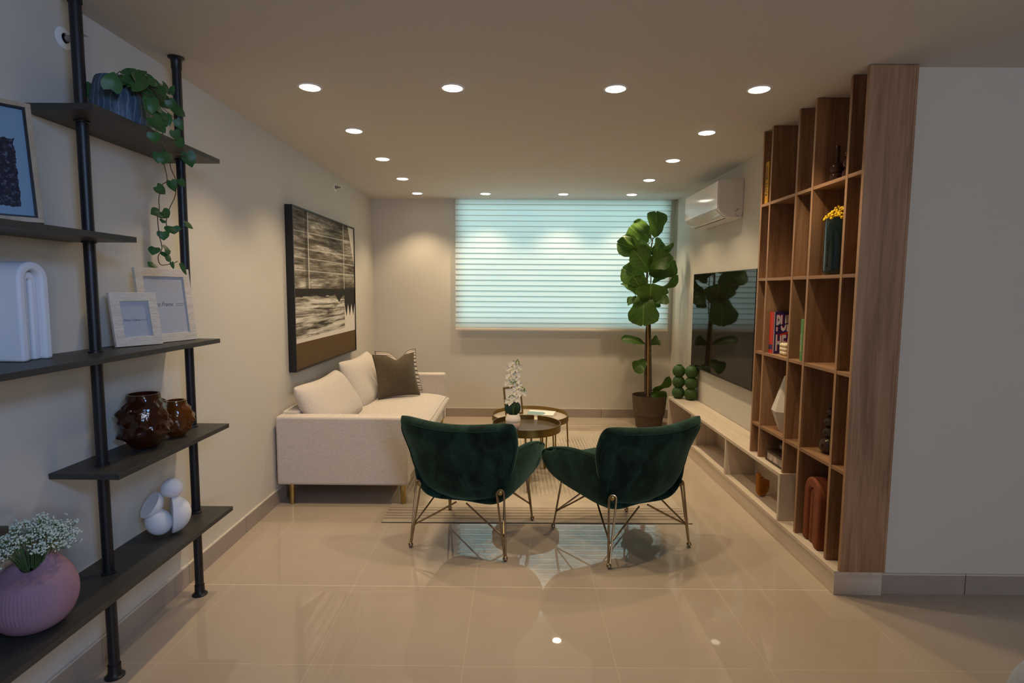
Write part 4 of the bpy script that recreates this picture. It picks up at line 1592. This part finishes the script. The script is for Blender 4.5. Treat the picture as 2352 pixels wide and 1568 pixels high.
def arch_band(r0, r1, hgt, y0, y1, m, n_=20, foot=0.0):
    """arch centred on x, legs down to 0; r0 inner, r1 outer radius; total height hgt"""
    zc = hgt-r1
    ou = [(r1, 0)]+[(r1*math.cos(PI*k/n_), zc+r1*math.sin(PI*k/n_)) for k in range(n_+1)]+[(-r1, 0)]
    inn = [(r0, 0)]+[(r0*math.cos(PI*k/n_), zc+r0*math.sin(PI*k/n_)) for k in range(n_+1)]+[(-r0, 0)]
    N_ = len(ou)
    vs = [(p[0], y0, p[1]) for p in ou]+[(p[0], y0, p[1]) for p in inn]+[(p[0], y1, p[1]) for p in ou]+[(p[0], y1, p[1]) for p in inn]
    fs = []
    for i in range(N_-1):
        fs += [(i, i+1, N_+i+1, N_+i), (2*N_+i+1, 2*N_+i, 3*N_+i, 3*N_+i+1), (i+1, i, 2*N_+i, 2*N_+i+1), (N_+i, N_+i+1, 3*N_+i+1, 3*N_+i)]
    fs += [(0, N_, 3*N_, 2*N_), (N_-1, 3*N_-1, 4*N_-1, 2*N_-1)]
    return m.add(vs, fs)


arch_band(0.040, 0.098, 0.365, -0.05, 0.05, m)
m.build('outer_arch', 'terracotta', ta, bevel=0.012, seg=4, auto=60)
m = MB()
arch_band(0.0008, 0.0395, 0.305, -0.040, 0.040, m)
m.build('inner_arch', 'terracotta', ta, bevel=0.010, seg=4, auto=60)

# white arch on the left shelf comes later; yellow book
yb = thing('upright_book', 'mustard yellow book with black spine lettering, top left bookcase compartment', 'book', (1.71, 3.665, ST[3]))
MB().box(1.600, 1.775, 3.682, 3.728, ST[3]+0.0005, ST[3]+0.262).build('cover', 'yellow', yb, smooth=False, bevel=0.002, mtx=W(yb))
MB().box(1.700, 1.7765, 3.685, 3.725, ST[3]+0.004, ST[3]+0.2625).build('pages', 'paper', yb, smooth=False, mtx=W(yb))
text_mesh('HOME  STYLE', 0.034, 'spine_lettering', 'ink', yb, W(yb) @ basis((1.5992, 3.694, ST[3]+0.238), (0, 0, -1), (0, 1, 0)), xs=0.92)

# deep brown glass pair on the top shelf


def glass_stack(label, c, balls, neck, mtl, group):
    t = MB()
    prof = [(0.012, 0.0)]
    for zc, r_ in balls:
        for i in range(11):
            th = PI*(0.12+0.76*i/10)
            prof.append((r_*math.sin(th), zc-r_*math.cos(th)*0.92))
    zt = prof[-1][1]
    prof += [(neck[0], zt+0.004), (neck[0], zt+neck[1]), (neck[0]*0.8, zt+neck[1]), (neck[0]*0.8, zt+0.01)]
    o = t.lathe(prof, 28).build('glass_vase', mtl)
    o.location = c
    return tag(o, label, 'vase', group)


glass_stack('dark brown glass vase with long neck on top right bookcase shelf', (1.668, 3.030, ST[3]+0.0005), [(0.0325, 0.036), (0.078, 0.036)], (0.013, 0.085), 'amberdark', 'brown glass vases on the top shelf')
glass_stack('dark brown ball stack glass vase beside the long necked one', (1.690, 2.945, ST[3]+0.0005), [(0.034, 0.038), (0.088, 0.036), (0.136, 0.030)], (0.012, 0.012), 'amberdark', 'brown glass vases on the top shelf')

# tall dark glass vase with yellow mimosa
mv = thing('flower_vase', 'tall dark glass vase with yellow mimosa in the bookcase', 'vase', (1.680, 2.985, ST[2]+0.0005))
MB().lathe([(0.060, 0), (0.070, 0.010), (0.073, 0.03), (0.073, 0.27), (0.070, 0.292), (0.066, 0.292), (0.068, 0.27), (0.068, 0.035), (0.060, 0.02)], 48).build('glass', 'darkglass', mv)
m = MB()
rnd = random.Random(3)
for k in range(150):
    a, q = rnd.random()*2*PI, math.sqrt(rnd.random())
    x_, y_ = 0.078*q*math.cos(a), 0.078*q*math.sin(a)
    m.ball((x_, y_, 0.298+0.055*(1-q*q)*rnd.random()+0.02*rnd.random()-0.018*q), 0.0068, 8, 6)
o = m.build('mimosa_blossom', 'mimosa', mv)
o['kind'] = 'stuff'
m = MB()
for k in range(9):
    a = k*0.7
    m.tube([(0.02*math.cos(a), 0.02*math.sin(a), 0.03), (0.03*math.cos(a+1), 0.03*math.sin(a+1), 0.16), (0.05*math.cos(a), 0.05*math.sin(a), 0.295)], 0.0016, 5)
m.build('stems', 'stem', mv)

# charcoal arch half hidden behind an upright
m = MB()
arch_band(0.001, 0.048, 0.205, -0.035, 0.035, m)
o = m.build('arch_ornament', 'darkarch', bevel=0.006, seg=3)
o.location = (1.690, 3.362, ST[2]+0.0005)
o.rotation_euler = (0, 0, R(-90))
tag(o, 'black rounded ornament on second shelf, mostly hidden by the upright', 'ornament')

# book with large PUL / HEA letters, facing the room
pb = thing('upright_book', 'navy book with red spine and big PUL HEA letters on bookcase shelf', 'book', (1.70, 3.56, ST[1]))
bz = ST[1]+0.0005
MB().box(1.612, 1.788, 3.537, 3.539, bz, bz+0.262).box(1.612, 1.788, 3.587, 3.589, bz, bz+0.262).build('cover', 'navy', pb, smooth=False, mtx=W(pb))
MB().box(1.609, 1.6118, 3.537, 3.589, bz, bz+0.262).build('spine', 'red', pb, smooth=False, mtx=W(pb))
MB().box(1.6122, 1.785, 3.5392, 3.5868, bz+0.003, bz+0.259).build('pages', 'paper', pb, smooth=False, mtx=W(pb))
MB().box(1.6085, 1.609, 3.5372, 3.5888, bz+0.025, bz+0.055).build('spine_band', 'navy', pb, smooth=False, mtx=W(pb))
MB().box(1.6122, 1.617, 3.5362, 3.5369, bz, bz+0.262).build('cover_hinge', 'letter', pb, smooth=False, mtx=W(pb))
for txt, zz, xo in (('PUL', 0.145, 0.006), ('HEA', 0.022, 0.006)):
    text_mesh(txt, 0.135, 'cover_title_shadow', 'magenta', pb, W(pb) @ basis((1.6185+xo+0.004, 3.5366, bz+zz+0.004), (1, 0, 0), (0, 0, 1)), 0.0002, xs=0.40, bold=0.0045)
    text_mesh(txt, 0.135, 'cover_title', 'letter', pb, W(pb) @ basis((1.6185+xo, 3.5360, bz+zz), (1, 0, 0), (0, 0, 1)), 0.0002, xs=0.40, bold=0.0045)
MB().box(-0.075, 0.075, -0.0003, 0.0003, -0.0042, 0.0042).build('cover_strip', 'navy', pb, smooth=False, mtx=W(pb) @ Matrix.Translation((1.693, 3.5354, bz+0.188)) @ Matrix.Rotation(R(-14), 4, 'Y'))
MB().box(-0.065, 0.075, -0.0003, 0.0003, -0.0045, 0.0045).build('cover_strip', 'red', pb, smooth=False, mtx=W(pb) @ Matrix.Translation((1.710, 3.5354, bz+0.135)) @ Matrix.Rotation(R(-16), 4, 'Y'))

# bubble cube candle
m = MB()
for i in range(3):
    for j in range(3):
        for k in range(3):
            m.ball((1.660+(i-1)*0.0245, 3.440+(j-1)*0.0245, ST[1]+0.0149+k*0.0235), 0.0142, 12, 8)
o = m.build('bubble_candle', 'candle')
tag(o, 'cream bubble cube candle in front of the navy book', 'candle')

gb = thing('upright_book', 'thin green book with cream spine lettering beside an upright', 'book', (1.70, 3.138, ST[1]))
MB().box(1.601, 1.770, 3.150, 3.182, ST[1]+0.0005, ST[1]+0.235).build('cover', 'greenbook', gb, smooth=False, bevel=0.0015, mtx=W(gb))
MB().box(1.660, 1.7715, 3.153, 3.179, ST[1]+0.003, ST[1]+0.2355).build('pages', 'paper', gb, smooth=False, mtx=W(gb))
text_mesh('INTERIORS', 0.015, 'spine_lettering', 'cream', gb, W(gb) @ basis((1.6002, 3.166, ST[1]+0.152), (0, 0, -1), (0, 1, 0)), 0.0003, xs=1.35)

# faceted cream vase
prof = [(0.040, 0), (0.088, 0.128), (0.020, 0.345), (0.012, 0.345), (0.060, 0.135)]
o = MB().lathe(prof, 6).build('faceted_vase', 'faceted', smooth=False)
o.location = (1.680, 3.463, ST[0]+0.0005)
o.rotation_euler = (0, 0, R(20))
tag(o, 'cream faceted diamond shaped vase on fourth bookcase shelf', 'vase')

glass_stack('smoky brown stacked ball glass vase on fourth bookcase shelf', (1.686, 2.985, ST[0]+0.0005), [(0.046, 0.052), (0.115, 0.037), (0.172, 0.034), (0.222, 0.024)], (0.014, 0.018), 'smoke', None)


def wooden_box(label, x0, x1, y0, y1, z0, z1):
    t = thing('decorative_box', label, 'box', ((x0+x1)/2, (y0+y1)/2, z0), 0, 'dark wooden boxes in the bookcase')
    f = 0.014
    m = MB().box(x0+0.004, x1, y0, y1, z0, z1)
    for a, b_, c, d in ((y0, y1, z0, z0+f), (y0, y1, z1-f, z1), (y0, y0+0.022, z0+f, z1-f), (y1-0.022, y1, z0+f, z1-f)):
        m.box(x0, x0+0.0038, a, b_, c, d)
    m.build('case', 'darkwood', t, smooth=False, mtx=W(t))
    MB().box(x0+0.002, x0+0.0039, y0+0.022, y1-0.022, z0+f, z1-f).build('front_inlay', 'marble', t, smooth=False, mtx=W(t))


wooden_box('dark wooden box with stone inlay standing on the pale console top', 1.608, 1.785, 3.302, 3.560, 0.411, 0.481)
wooden_box('smaller dark wooden box stacked at the back of the other box', 1.675, 1.785, 3.304, 3.540, 0.4815, 0.532)

# ------------------------------------------------------------------ left wall shelving
su = thing('pole_shelf', 'black floor to ceiling pole shelving with charcoal boards, left wall', 'shelving', (-1.51, 2.0, 0))
PXc = -1.519
for y in (1.446, 2.031, 2.616):
    pl = MB().lathe([(0.019, 0.004), (0.019, CZ-0.004)], 24, center=(PXc, y, 0)).build('pole', 'blackmetal', su, mtx=W(su))
    fl_ = [(0.034, 0.0), (0.034, 0.004), (0.026, 0.009), (0.022, 0.02), (0.0215, 0.05)]
    MB().lathe(fl_, 28, center=(PXc, y, 0.0003), cap1=False).build('floor_flange', 'blackmetal', pl, mtx=W(su))
    MB().lathe([(r_, -z) for r_, z in fl_], 28, center=(PXc, y, CZ-0.0003), cap1=False).build('ceiling_flange', 'blackmetal', pl, mtx=W(su))
BXa, BXb = XL+0.002, -1.384
Z1, Z2, Z3, Z4, Z5 = 2.076, 1.661, 1.243, 0.826, 0.410
boards = [(1.900, 2.700, Z1), (0.9, 2.085, Z2), (0.9, 2.640, Z3), (1.925, 2.692, Z4), (0.9, 1.492, Z4), (0.9, 2.698, Z5)]
for y0, y1, z in boards:
    MB().box(BXa, BXb, y0, y1, z-0.020, z).build('shelf_board', 'charboard', su, smooth=False, bevel=0.001, mtx=W(su))
    m = MB()
    for y in (1.446, 2.031, 2.616):
        if y0 < y < y1:
            m.lathe([(0.024, z+0.0002), (0.024, z+0.006), (0.0195, z+0.008)], 20, center=(PXc, y, 0), cap0=False, cap1=False)
            m.lathe([(0.024, z-0.0205), (0.024, z-0.026), (0.0195, z-0.028)], 20, center=(PXc, y, 0), cap0=False, cap1=False)
    if m.v:
        m.build('clamp_ring', 'blackmetal', su, mtx=W(su))

# trailing pothos in a blue ribbed pot
pp = thing('trailing_pothos', 'trailing green pothos in blue ribbed pot on the top left shelf', 'potted plant', (-1.502, 2.205, Z1+0.0005))


def rib2(a, z):
    return 1+0.022*abs(math.cos(11*a+z*7))


MB().lathe([(0.088, 0), (0.098, 0.01), (0.100, 0.04), (0.093, 0.10), (0.080, 0.155), (0.073, 0.178), (0.068, 0.178), (0.074, 0.15)], 160, fn=rib2).build('pot', 'potblue', pp)
MB().lathe([(0.073, 0.150), (0.001, 0.158)], 24, cap0=False).build('soil', 'soil', pp)


def heart_leaf(m, base, tip, wd, nrm_):
    base, tip, nrm_ = Vector(base), Vector(tip), Vector(nrm_)
    ax = tip-base
    L = ax.length
    d = ax.normalized()
    side = d.cross(nrm_).normalized()
    nn = side.cross(d).normalized()
    n_, nw = 10, 4
    vs, uv, fs = [], [], []
    for i in range(n_+1):
        t_ = i/n_
        wv = interp([(0, 0.62), (0.10, 0.88), (0.25, 1.0), (0.45, 0.93), (0.65, 0.70), (0.85, 0.34), (1.0, 0.02)], t_)*wd/2
        c = base+d*L*t_+nn*0.10*L*math.sin(PI*t_)
        for k in range(nw+1):
            q = 2*k/nw-1
            lobe = -0.14*L*abs(q)*(1-t_)**4
            vs.append(c+side*q*wv+nn*(-0.16*wv*abs(q))+d*lobe)
            uv.append((k/nw, t_))
    for i in range(n_):
        for k in range(nw):
            a = i*(nw+1)+k
            fs.append((a, a+1, a+nw+2, a+nw+1))
    m.add(vs, fs, uv)


VX = -1.352


def vp(x, y, dx=0.0):
    return loc_(px(x, y, 'X', VX+dx), pp)


lm, vm = MB(), MB()
view = Vector((0.55, -0.84, 0.05))
rnd = random.Random(11)
# crown over the pot
crown = [(255, 205, 262, 165, 42), (290, 190, 322, 160, 26), (300, 195, 345, 178, 40), (330, 185, 352, 215, 40), (318, 200, 342, 235, 40), (350, 190, 372, 205, 34), (340, 210, 366, 250, 40),
         (362, 205, 380, 232, 36), (370, 225, 395, 250, 34), (335, 240, 362, 266, 32), (215, 195, 208, 232, 40), (222, 210, 215, 245, 32),
         (285, 170, 312, 158, 20), (350, 270, 372, 300, 32), (360, 255, 386, 275, 30), (392, 215, 400, 195, 16), (398, 245, 426, 268, 24), (405, 275, 420, 300, 22), (380, 262, 390, 290, 24),
         (270, 188, 300, 176, 34), (325, 175, 335, 195, 36), (375, 195, 392, 218, 30), (345, 225, 350, 262, 34),
         (312, 180, 300, 168, 26), (340, 180, 362, 196, 30), (352, 236, 376, 262, 34), (368, 262, 384, 292, 30), (330, 205, 338, 236, 34), (360, 280, 380, 306, 28), (388, 230, 404, 256, 26), (318, 172, 338, 164, 18)]
for x0, y0, x1, y1, wd in crown:
    dx = -0.10+0.08*rnd.random()
    if x0 < 230:
        dx = -0.225
    if y1 > 255:
        dx = 0.005+0.012*rnd.random()
    a, b_ = vp(x0, y0, dx), vp(x1, y1, dx+0.015*rnd.random())
    heart_leaf(lm, a, b_, wd*0.00155, view+Vector((rnd.uniform(-.4, .4), rnd.uniform(-.3, .3), rnd.uniform(-.2, .5))))
    hi = Vector((a.x, a.y, max(a.z, 0.05)))
    vm.tube([a, hi, hi.lerp(Vector((0, 0, 0.185)), 0.6)+Vector((0, 0, 0.02)), Vector((0.01*rnd.uniform(-3, 3), 0.01*rnd.uniform(-3, 3), 0.180)), Vector((0, 0, 0.157))], 0.0014, 5)
# hanging vines
v1 = lerp_path([Vector((0.02, 0.02, 0.16)), vp(352, 205, -0.03), vp(368, 255, 0.004), vp(372, 300, 0.012), vp(386, 345, 0.012), vp(392, 385, 0.012), vp(404, 415, 0.012), vp(402, 450, 0.012), vp(388, 482, 0.012), vp(382, 515, 0.01), vp(395, 530, 0.01)], 6)
v2 = lerp_path([Vector((0.03, 0.0, 0.16)), vp(350, 215, -0.02), vp(358, 300, 0.012), vp(372, 360, 0.014), vp(384, 412, 0.012), vp(372, 425, 0.012), vp(365, 455, 0.012), vp(366, 480, 0.012), vp(362, 500, 0.012), vp(366, 540, 0.012), vp(372, 570, 0.012), vp(363, 590, 0.012), vp(370, 608, 0.012), vp(395, 605, 0.012), vp(408, 600, 0.012)], 6)
v3 = lerp_path([vp(372, 330, 0.012), vp(384, 352, 0.012), vp(410, 354, 0.014), vp(430, 360, 0.016)], 5)
v4 = lerp_path([vp(392, 528, 0.01), vp(412, 528, 0.012), vp(424, 520, 0.012)], 4)
for v_ in (v1, v2, v3, v4):
    vm.tube(v_, 0.0017, 5)
hang = [(430, 350, 441, 385, 30), (366, 352, 362, 375, 24), (385, 350, 372, 378, 26), (360, 428, 380, 446, 20), (392, 415, 402, 440, 20), (412, 412, 424, 430, 16), (368, 486, 346, 492, 26), (372, 486, 388, 500, 26),
        (376, 505, 372, 512, 14), (397, 520, 400, 538, 28), (390, 522, 386, 536, 20), (426, 514, 444, 525, 16), (374, 532, 376, 552, 24), (356, 568, 350, 586, 22), (378, 572, 392, 576, 24), (378, 590, 390, 586, 26),
        (354, 606, 341, 612, 20), (394, 602, 399, 618, 8), (416, 606, 428, 632, 9), (352, 305, 358, 330, 26), (400, 300, 408, 322, 22), (410, 320, 418, 342, 22)]
for x0, y0, x1, y1, wd in hang:
    dx = 0.012+0.01*rnd.random()
    a, b_ = vp(x0, y0, dx), vp(x1, y1, dx+0.008*rnd.uniform(-1, 1))
    heart_leaf(lm, a, b_, wd*0.00185, view+Vector((rnd.uniform(-.3, .3), rnd.uniform(-.2, .2), rnd.uniform(-.2, .3))))
vm.build('vine', 'brownstem', pp)
lm.build('leaves', 'pothos', pp)

# framed print on the second shelf, running out of the picture
t_, sh = easel_frame('framed_print', 'blue matted ink print in pale wood frame on left shelf', 'picture frame', (-1.400, 1.700, Z2+0.0005), (0.62, 0.78), 0.285, 0.365, 0.075, 0.014, 0.022, 'framewood', 'artprint', 'easel')

m = MB()
for x0, x1, z0, z1 in ((-0.1285, 0.1285, 0.014, 0.020), (-0.1285, 0.1285, 0.345, 0.351), (-0.1285, -0.1225, 0.020, 0.345), (0.1225, 0.1285, 0.020, 0.345)):
    m.box(x0, x1, 0.003, 0.0095, z0, z1)
m.build('inner_lip', 'blackmetal', t_, smooth=False, mtx=sh)

# white bisque arch on the third shelf
wa = thing('arch_ornament', 'thick white arch sculpture on the left shelf below the print', 'ornament', (-1.580, 1.803, Z3+0.0005), R(90))
m = MB()
arch_band(0.0305, 0.058, 0.315, -0.048, 0.048, m)
m.build('outer_arch', 'bisque', wa, bevel=0.008, seg=3, auto=60)
m = MB()
arch_band(0.006, 0.0300, 0.283, -0.030, 0.030, m)
m.build('inner_arch', 'bisque', wa, bevel=0.006, seg=3, auto=60)

# two ivory frames
t_, sh = easel_frame('picture_frame', 'larger ivory picture frame at the back on left shelf', 'picture frame', (-1.458, 2.583, Z3+0.0005), (0.237, 0.97), 0.280, 0.318, 0.034, 0.036, 0.014, 'frameivory', 'insert', 'easelbrown', 'ivory picture frames')
text_mesh('Photo Frame', 0.026, 'insert_lettering', 'ink', t_, sh @ basis((-0.090, 0.0060, 0.155), (1, 0, 0), (0, 0, 1)), 0.0001, shear=0.5, xs=0.9)
MB().box(0.052, 0.098, 0.0058, 0.0062, 0.164, 0.1652).box(0.052, 0.088, 0.0058, 0.0062, 0.155, 0.1562).build('insert_caption', 'ink', t_, smooth=False, mtx=sh)
t_, sh = easel_frame('picture_frame', 'smaller ivory picture frame in front of the larger one', 'picture frame', (-1.468, 2.346, Z3+0.0005), (0.428, 0.904), 0.184, 0.216, 0.036, 0.036, 0.014, 'frameivory', 'insert', 'easelbrown', 'ivory picture frames')
text_mesh('Photo Frame', 0.014, 'insert_lettering', 'ink', t_, sh @ basis((-0.050, 0.0060, 0.100), (1, 0, 0), (0, 0, 1)), 0.0001, shear=0.5, xs=0.9)
MB().box(0.022, 0.052, 0.0058, 0.0062, 0.106, 0.1067).box(0.022, 0.045, 0.0058, 0.0062, 0.101, 0.1017).build('insert_caption', 'ink', t_, smooth=False, mtx=sh)


# knobbly amber glass vases
def knobbly(label, c, hgt, rmax, rmouth, mtl, seed, group):
    rn = random.Random(seed)
    knobs = []
    for k in range(26):
        knobs.append((rn.random()*2*PI, 0.14*hgt+rn.random()*0.72*hgt, rmax*(0.16+0.10*rn.random()), rmax*(0.10+0.10*rn.random())))
    # a few always on the silhouette seen from the room
    for a in (1.0, 1.25, 4.1, 4.35, 0.7):
        for zf in (0.24, 0.52, 0.80):
            knobs.append((a+rn.uniform(-.2, .2), zf*hgt, rmax*0.17, rmax*0.15))

    def fn(a, z):
        d = 0
        for ka, kz, ks, kh in knobs:
            da = (a-ka+PI) % (2*PI)-PI
            q = (da*rmax/ks)**2+((z-kz)/ks)**2
            if q < 4:
                d += kh*math.exp(-q*1.6)
        d += 0.05*rmax*mnoise.noise(Vector((math.cos(a)*2.2, math.sin(a)*2.2, z*26+seed)))
        return 1+d/rmax
    pr = [(0.42, 0), (0.50, 0.015), (0.60, 0.05), (0.80, 0.16), (0.95, 0.30), (1.0, 0.46), (0.97, 0.62), (0.88, 0.76), (0.72, 0.88)]
    prof = []
    cr = lerp_path([(r_, z, 0) for r_, z in pr]+[(rmouth/rmax, 1.0, 0)], 5)
    outer = [(p.x*rmax, p.y*hgt) for p in cr]
    m = MB().lathe(outer, 64, fn=lambda a, z: fn(a, z) if 0.03*hgt < z < 0.95*hgt else 1.0, cap1=False)
    o0 = len(m.v)
    inner = [(max(0.004, r_-0.008), z) for r_, z in outer if z > 0.06*hgt]
    m.lathe([(0.002, 0.06*hgt)]+inner, 64, cap0=False, cap1=False)
    m.lathe([outer[-1], inner[-1]], 64, cap0=False, cap1=False)
    o = m.build('amber_vase', mtl)
    o.location = c
    return tag(o, label, 'vase', group)


knobbly('larger dark amber knobbly glass vase on left shelf', (-1.515, 2.272, Z4+0.0005), 0.222, 0.088, 0.060, 'amber', 5, 'knobbly amber vases')
knobbly('smaller amber knobbly glass vase beside the larger, near the pole', (-1.492, 2.452, Z4+0.0005), 0.160, 0.061, 0.040, 'amberlite', 9, 'knobbly amber vases')

# white abstract sculpture
ws = thing('abstract_sculpture', 'white abstract sculpture of fused spheres and half shells on lower shelf', 'sculpture', (-1.512, 2.372, Z5+0.0005), R(31))
m = MB()
s_ = 0.00186


def sc_(x, y):      # measured offsets from the sculpture's foot, converted to metres
    return ((x-383)*s_, (1229-y)*s_)


x_, z_ = sc_(398, 1117)
m.ball((x_, 0.0, z_-0.006), (0.044, 0.042, 0.042), 28, 18)
x_, z_ = sc_(369, 1195)
m.ball((x_, -0.012, z_+0.002), (0.051, 0.048, 0.059), 28, 18, Matrix.Rotation(R(-22), 3, 'Y'))
m.build('spheres', 'bisque', ws)


def half_ellipsoid(c, r, mtx):
    mm = MB()
    n_, nv = 32, 12
    vs = [Vector((0, 0, 0))]
    for i in range(nv):
        th = PI/2*(1-i/nv)
        for k in range(n_):
            ph = 2*PI*k/n_
            vs.append(Vector((r[0]*math.cos(th), 0, 0))+Vector((0, r[1]*math.sin(th)*math.cos(ph), r[2]*math.sin(th)*math.sin(ph))))
    vs.append(Vector((r[0], 0, 0)))
    vs = [mtx @ q+Vector(c) for q in vs]
    fs = [(0, 1+(k+1) % n_, 1+k) for k in range(n_)]
    for i in range(nv-1):
        for k in range(n_):
            a, b_ = 1+i*n_+k, 1+i*n_+(k+1) % n_
            fs.append((a, b_, b_+n_, a+n_))
    e = len(vs)-1
    for k in range(n_):
        fs.append((1+(nv-1)*n_+k, 1+(nv-1)*n_+(k+1) % n_, e))
    return mm.add(vs, fs)


x_, z_ = sc_(394, 1183)
half_ellipsoid((x_, 0.0, 0.084), (0.078, 0.060, 0.0835), Matrix.Rotation(R(8), 3, 'Z') @ Matrix.Rotation(R(2), 3, 'Y')).build('half_egg', 'bisque', ws, bevel=0.003)
x_, z_ = sc_(351, 1150)
half_ellipsoid((x_+0.004, -0.012, z_), (0.052, 0.050, 0.058), Matrix.Rotation(R(24), 3, 'Z') @ Matrix.Rotation(R(36), 3, 'Y')).build('half_sphere', 'bisque', ws, bevel=0.003)

# mauve vase with tiny blossoms
pv = thing('flower_vase', 'round mauve ridged vase with tiny white blossoms on lowest left shelf', 'vase', (-1.512, 1.700, Z5+0.0005))
vs, fs = [], []
n, nv = 140, 34
prof = lerp_path([(0.038, 0, 0), (0.066, 0.004, 0), (0.097, 0.032, 0), (0.115, 0.080, 0), (0.114, 0.130, 0), (0.096, 0.178, 0), (0.060, 0.222, 0), (0.040, 0.250, 0)], 5)


def vfn(a, z):
    return 1+0.008*math.cos(70*a)


def lipz(a, r_, z):
    # the mouth is an oblique notch facing the room
    k = max(0, (z-0.165)/0.085)
    return z-k*0.060*(0.5+0.5*math.cos(a-R(-75)))


out = MB()
rows = [(p.x, p.y) for p in prof]+[(max(0.03, p.x-0.007), p.y-0.002) for p in reversed(prof[6:])]
for r_, z in rows:
    for k in range(n):
        a = 2*PI*k/n
        rr = r_*vfn(a, z)
        vs.append((rr*math.cos(a)*0.97, rr*math.sin(a), max(0.0, lipz(a, r_, z))))
for i in range(len(rows)-1):
    for k in range(n):
        fs.append((i*n+k, i*n+(k+1) % n, (i+1)*n+(k+1) % n, (i+1)*n+k))
fs.append(tuple(reversed(range(n))))
out.add(vs, fs).build('vase_body', 'pink', pv)
bs, fl_ = MB(), MB()
rn = random.Random(21)
for k in range(110):
    a = rn.random()*2*PI
    q = math.sqrt(rn.random())
    x_, y_ = 0.105*q*math.cos(a), 0.125*q*math.sin(a)
    z_ = 0.270+0.068*(1-q*q*0.9)*rn.uniform(0.4, 1.0)+rn.uniform(-0.03, 0.015)
    bs.tube([(0.02*math.cos(a), 0.02*math.sin(a), 0.18), (x_*0.55, y_*0.55, 0.25), (x_, y_, z_)], 0.0009, 4)
    for j in range(9):
        d = Vector((rn.gauss(0, 1), rn.gauss(0, 1), rn.gauss(0, 0.7)))*0.009
        p_ = Vector((x_, y_, z_))+d
        bs.tube([(x_, y_, z_-0.012), p_], 0.0006, 3)
        for q2 in range(2):
            e = Vector((rn.gauss(0, 1), rn.gauss(0, 1), rn.gauss(0, 1)))*0.0025
            fl_.ball(p_+e, 0.0026*rn.uniform(0.7, 1.25), 6, 4)
o = bs.build('stalks', 'babystem', pv)
o['kind'] = 'stuff'
o = fl_.build('blossoms', 'babys', pv)
o['kind'] = 'stuff'

# corner of a grey pouf cut by the frame
pf = MB()


def pS(a, b_):
    return (a*0.24, b_*0.24, 0.215)


m, rim = pad(pS, 24, 24, 0.43, 0.14, 0.14, 5, 6)
o = m.build('pouf', 'pouf')
o.location = (1.695, 1.425, 0.001)
tag(o, 'grey blue upholstered pouf cut off at the bottom right corner', 'pouf')
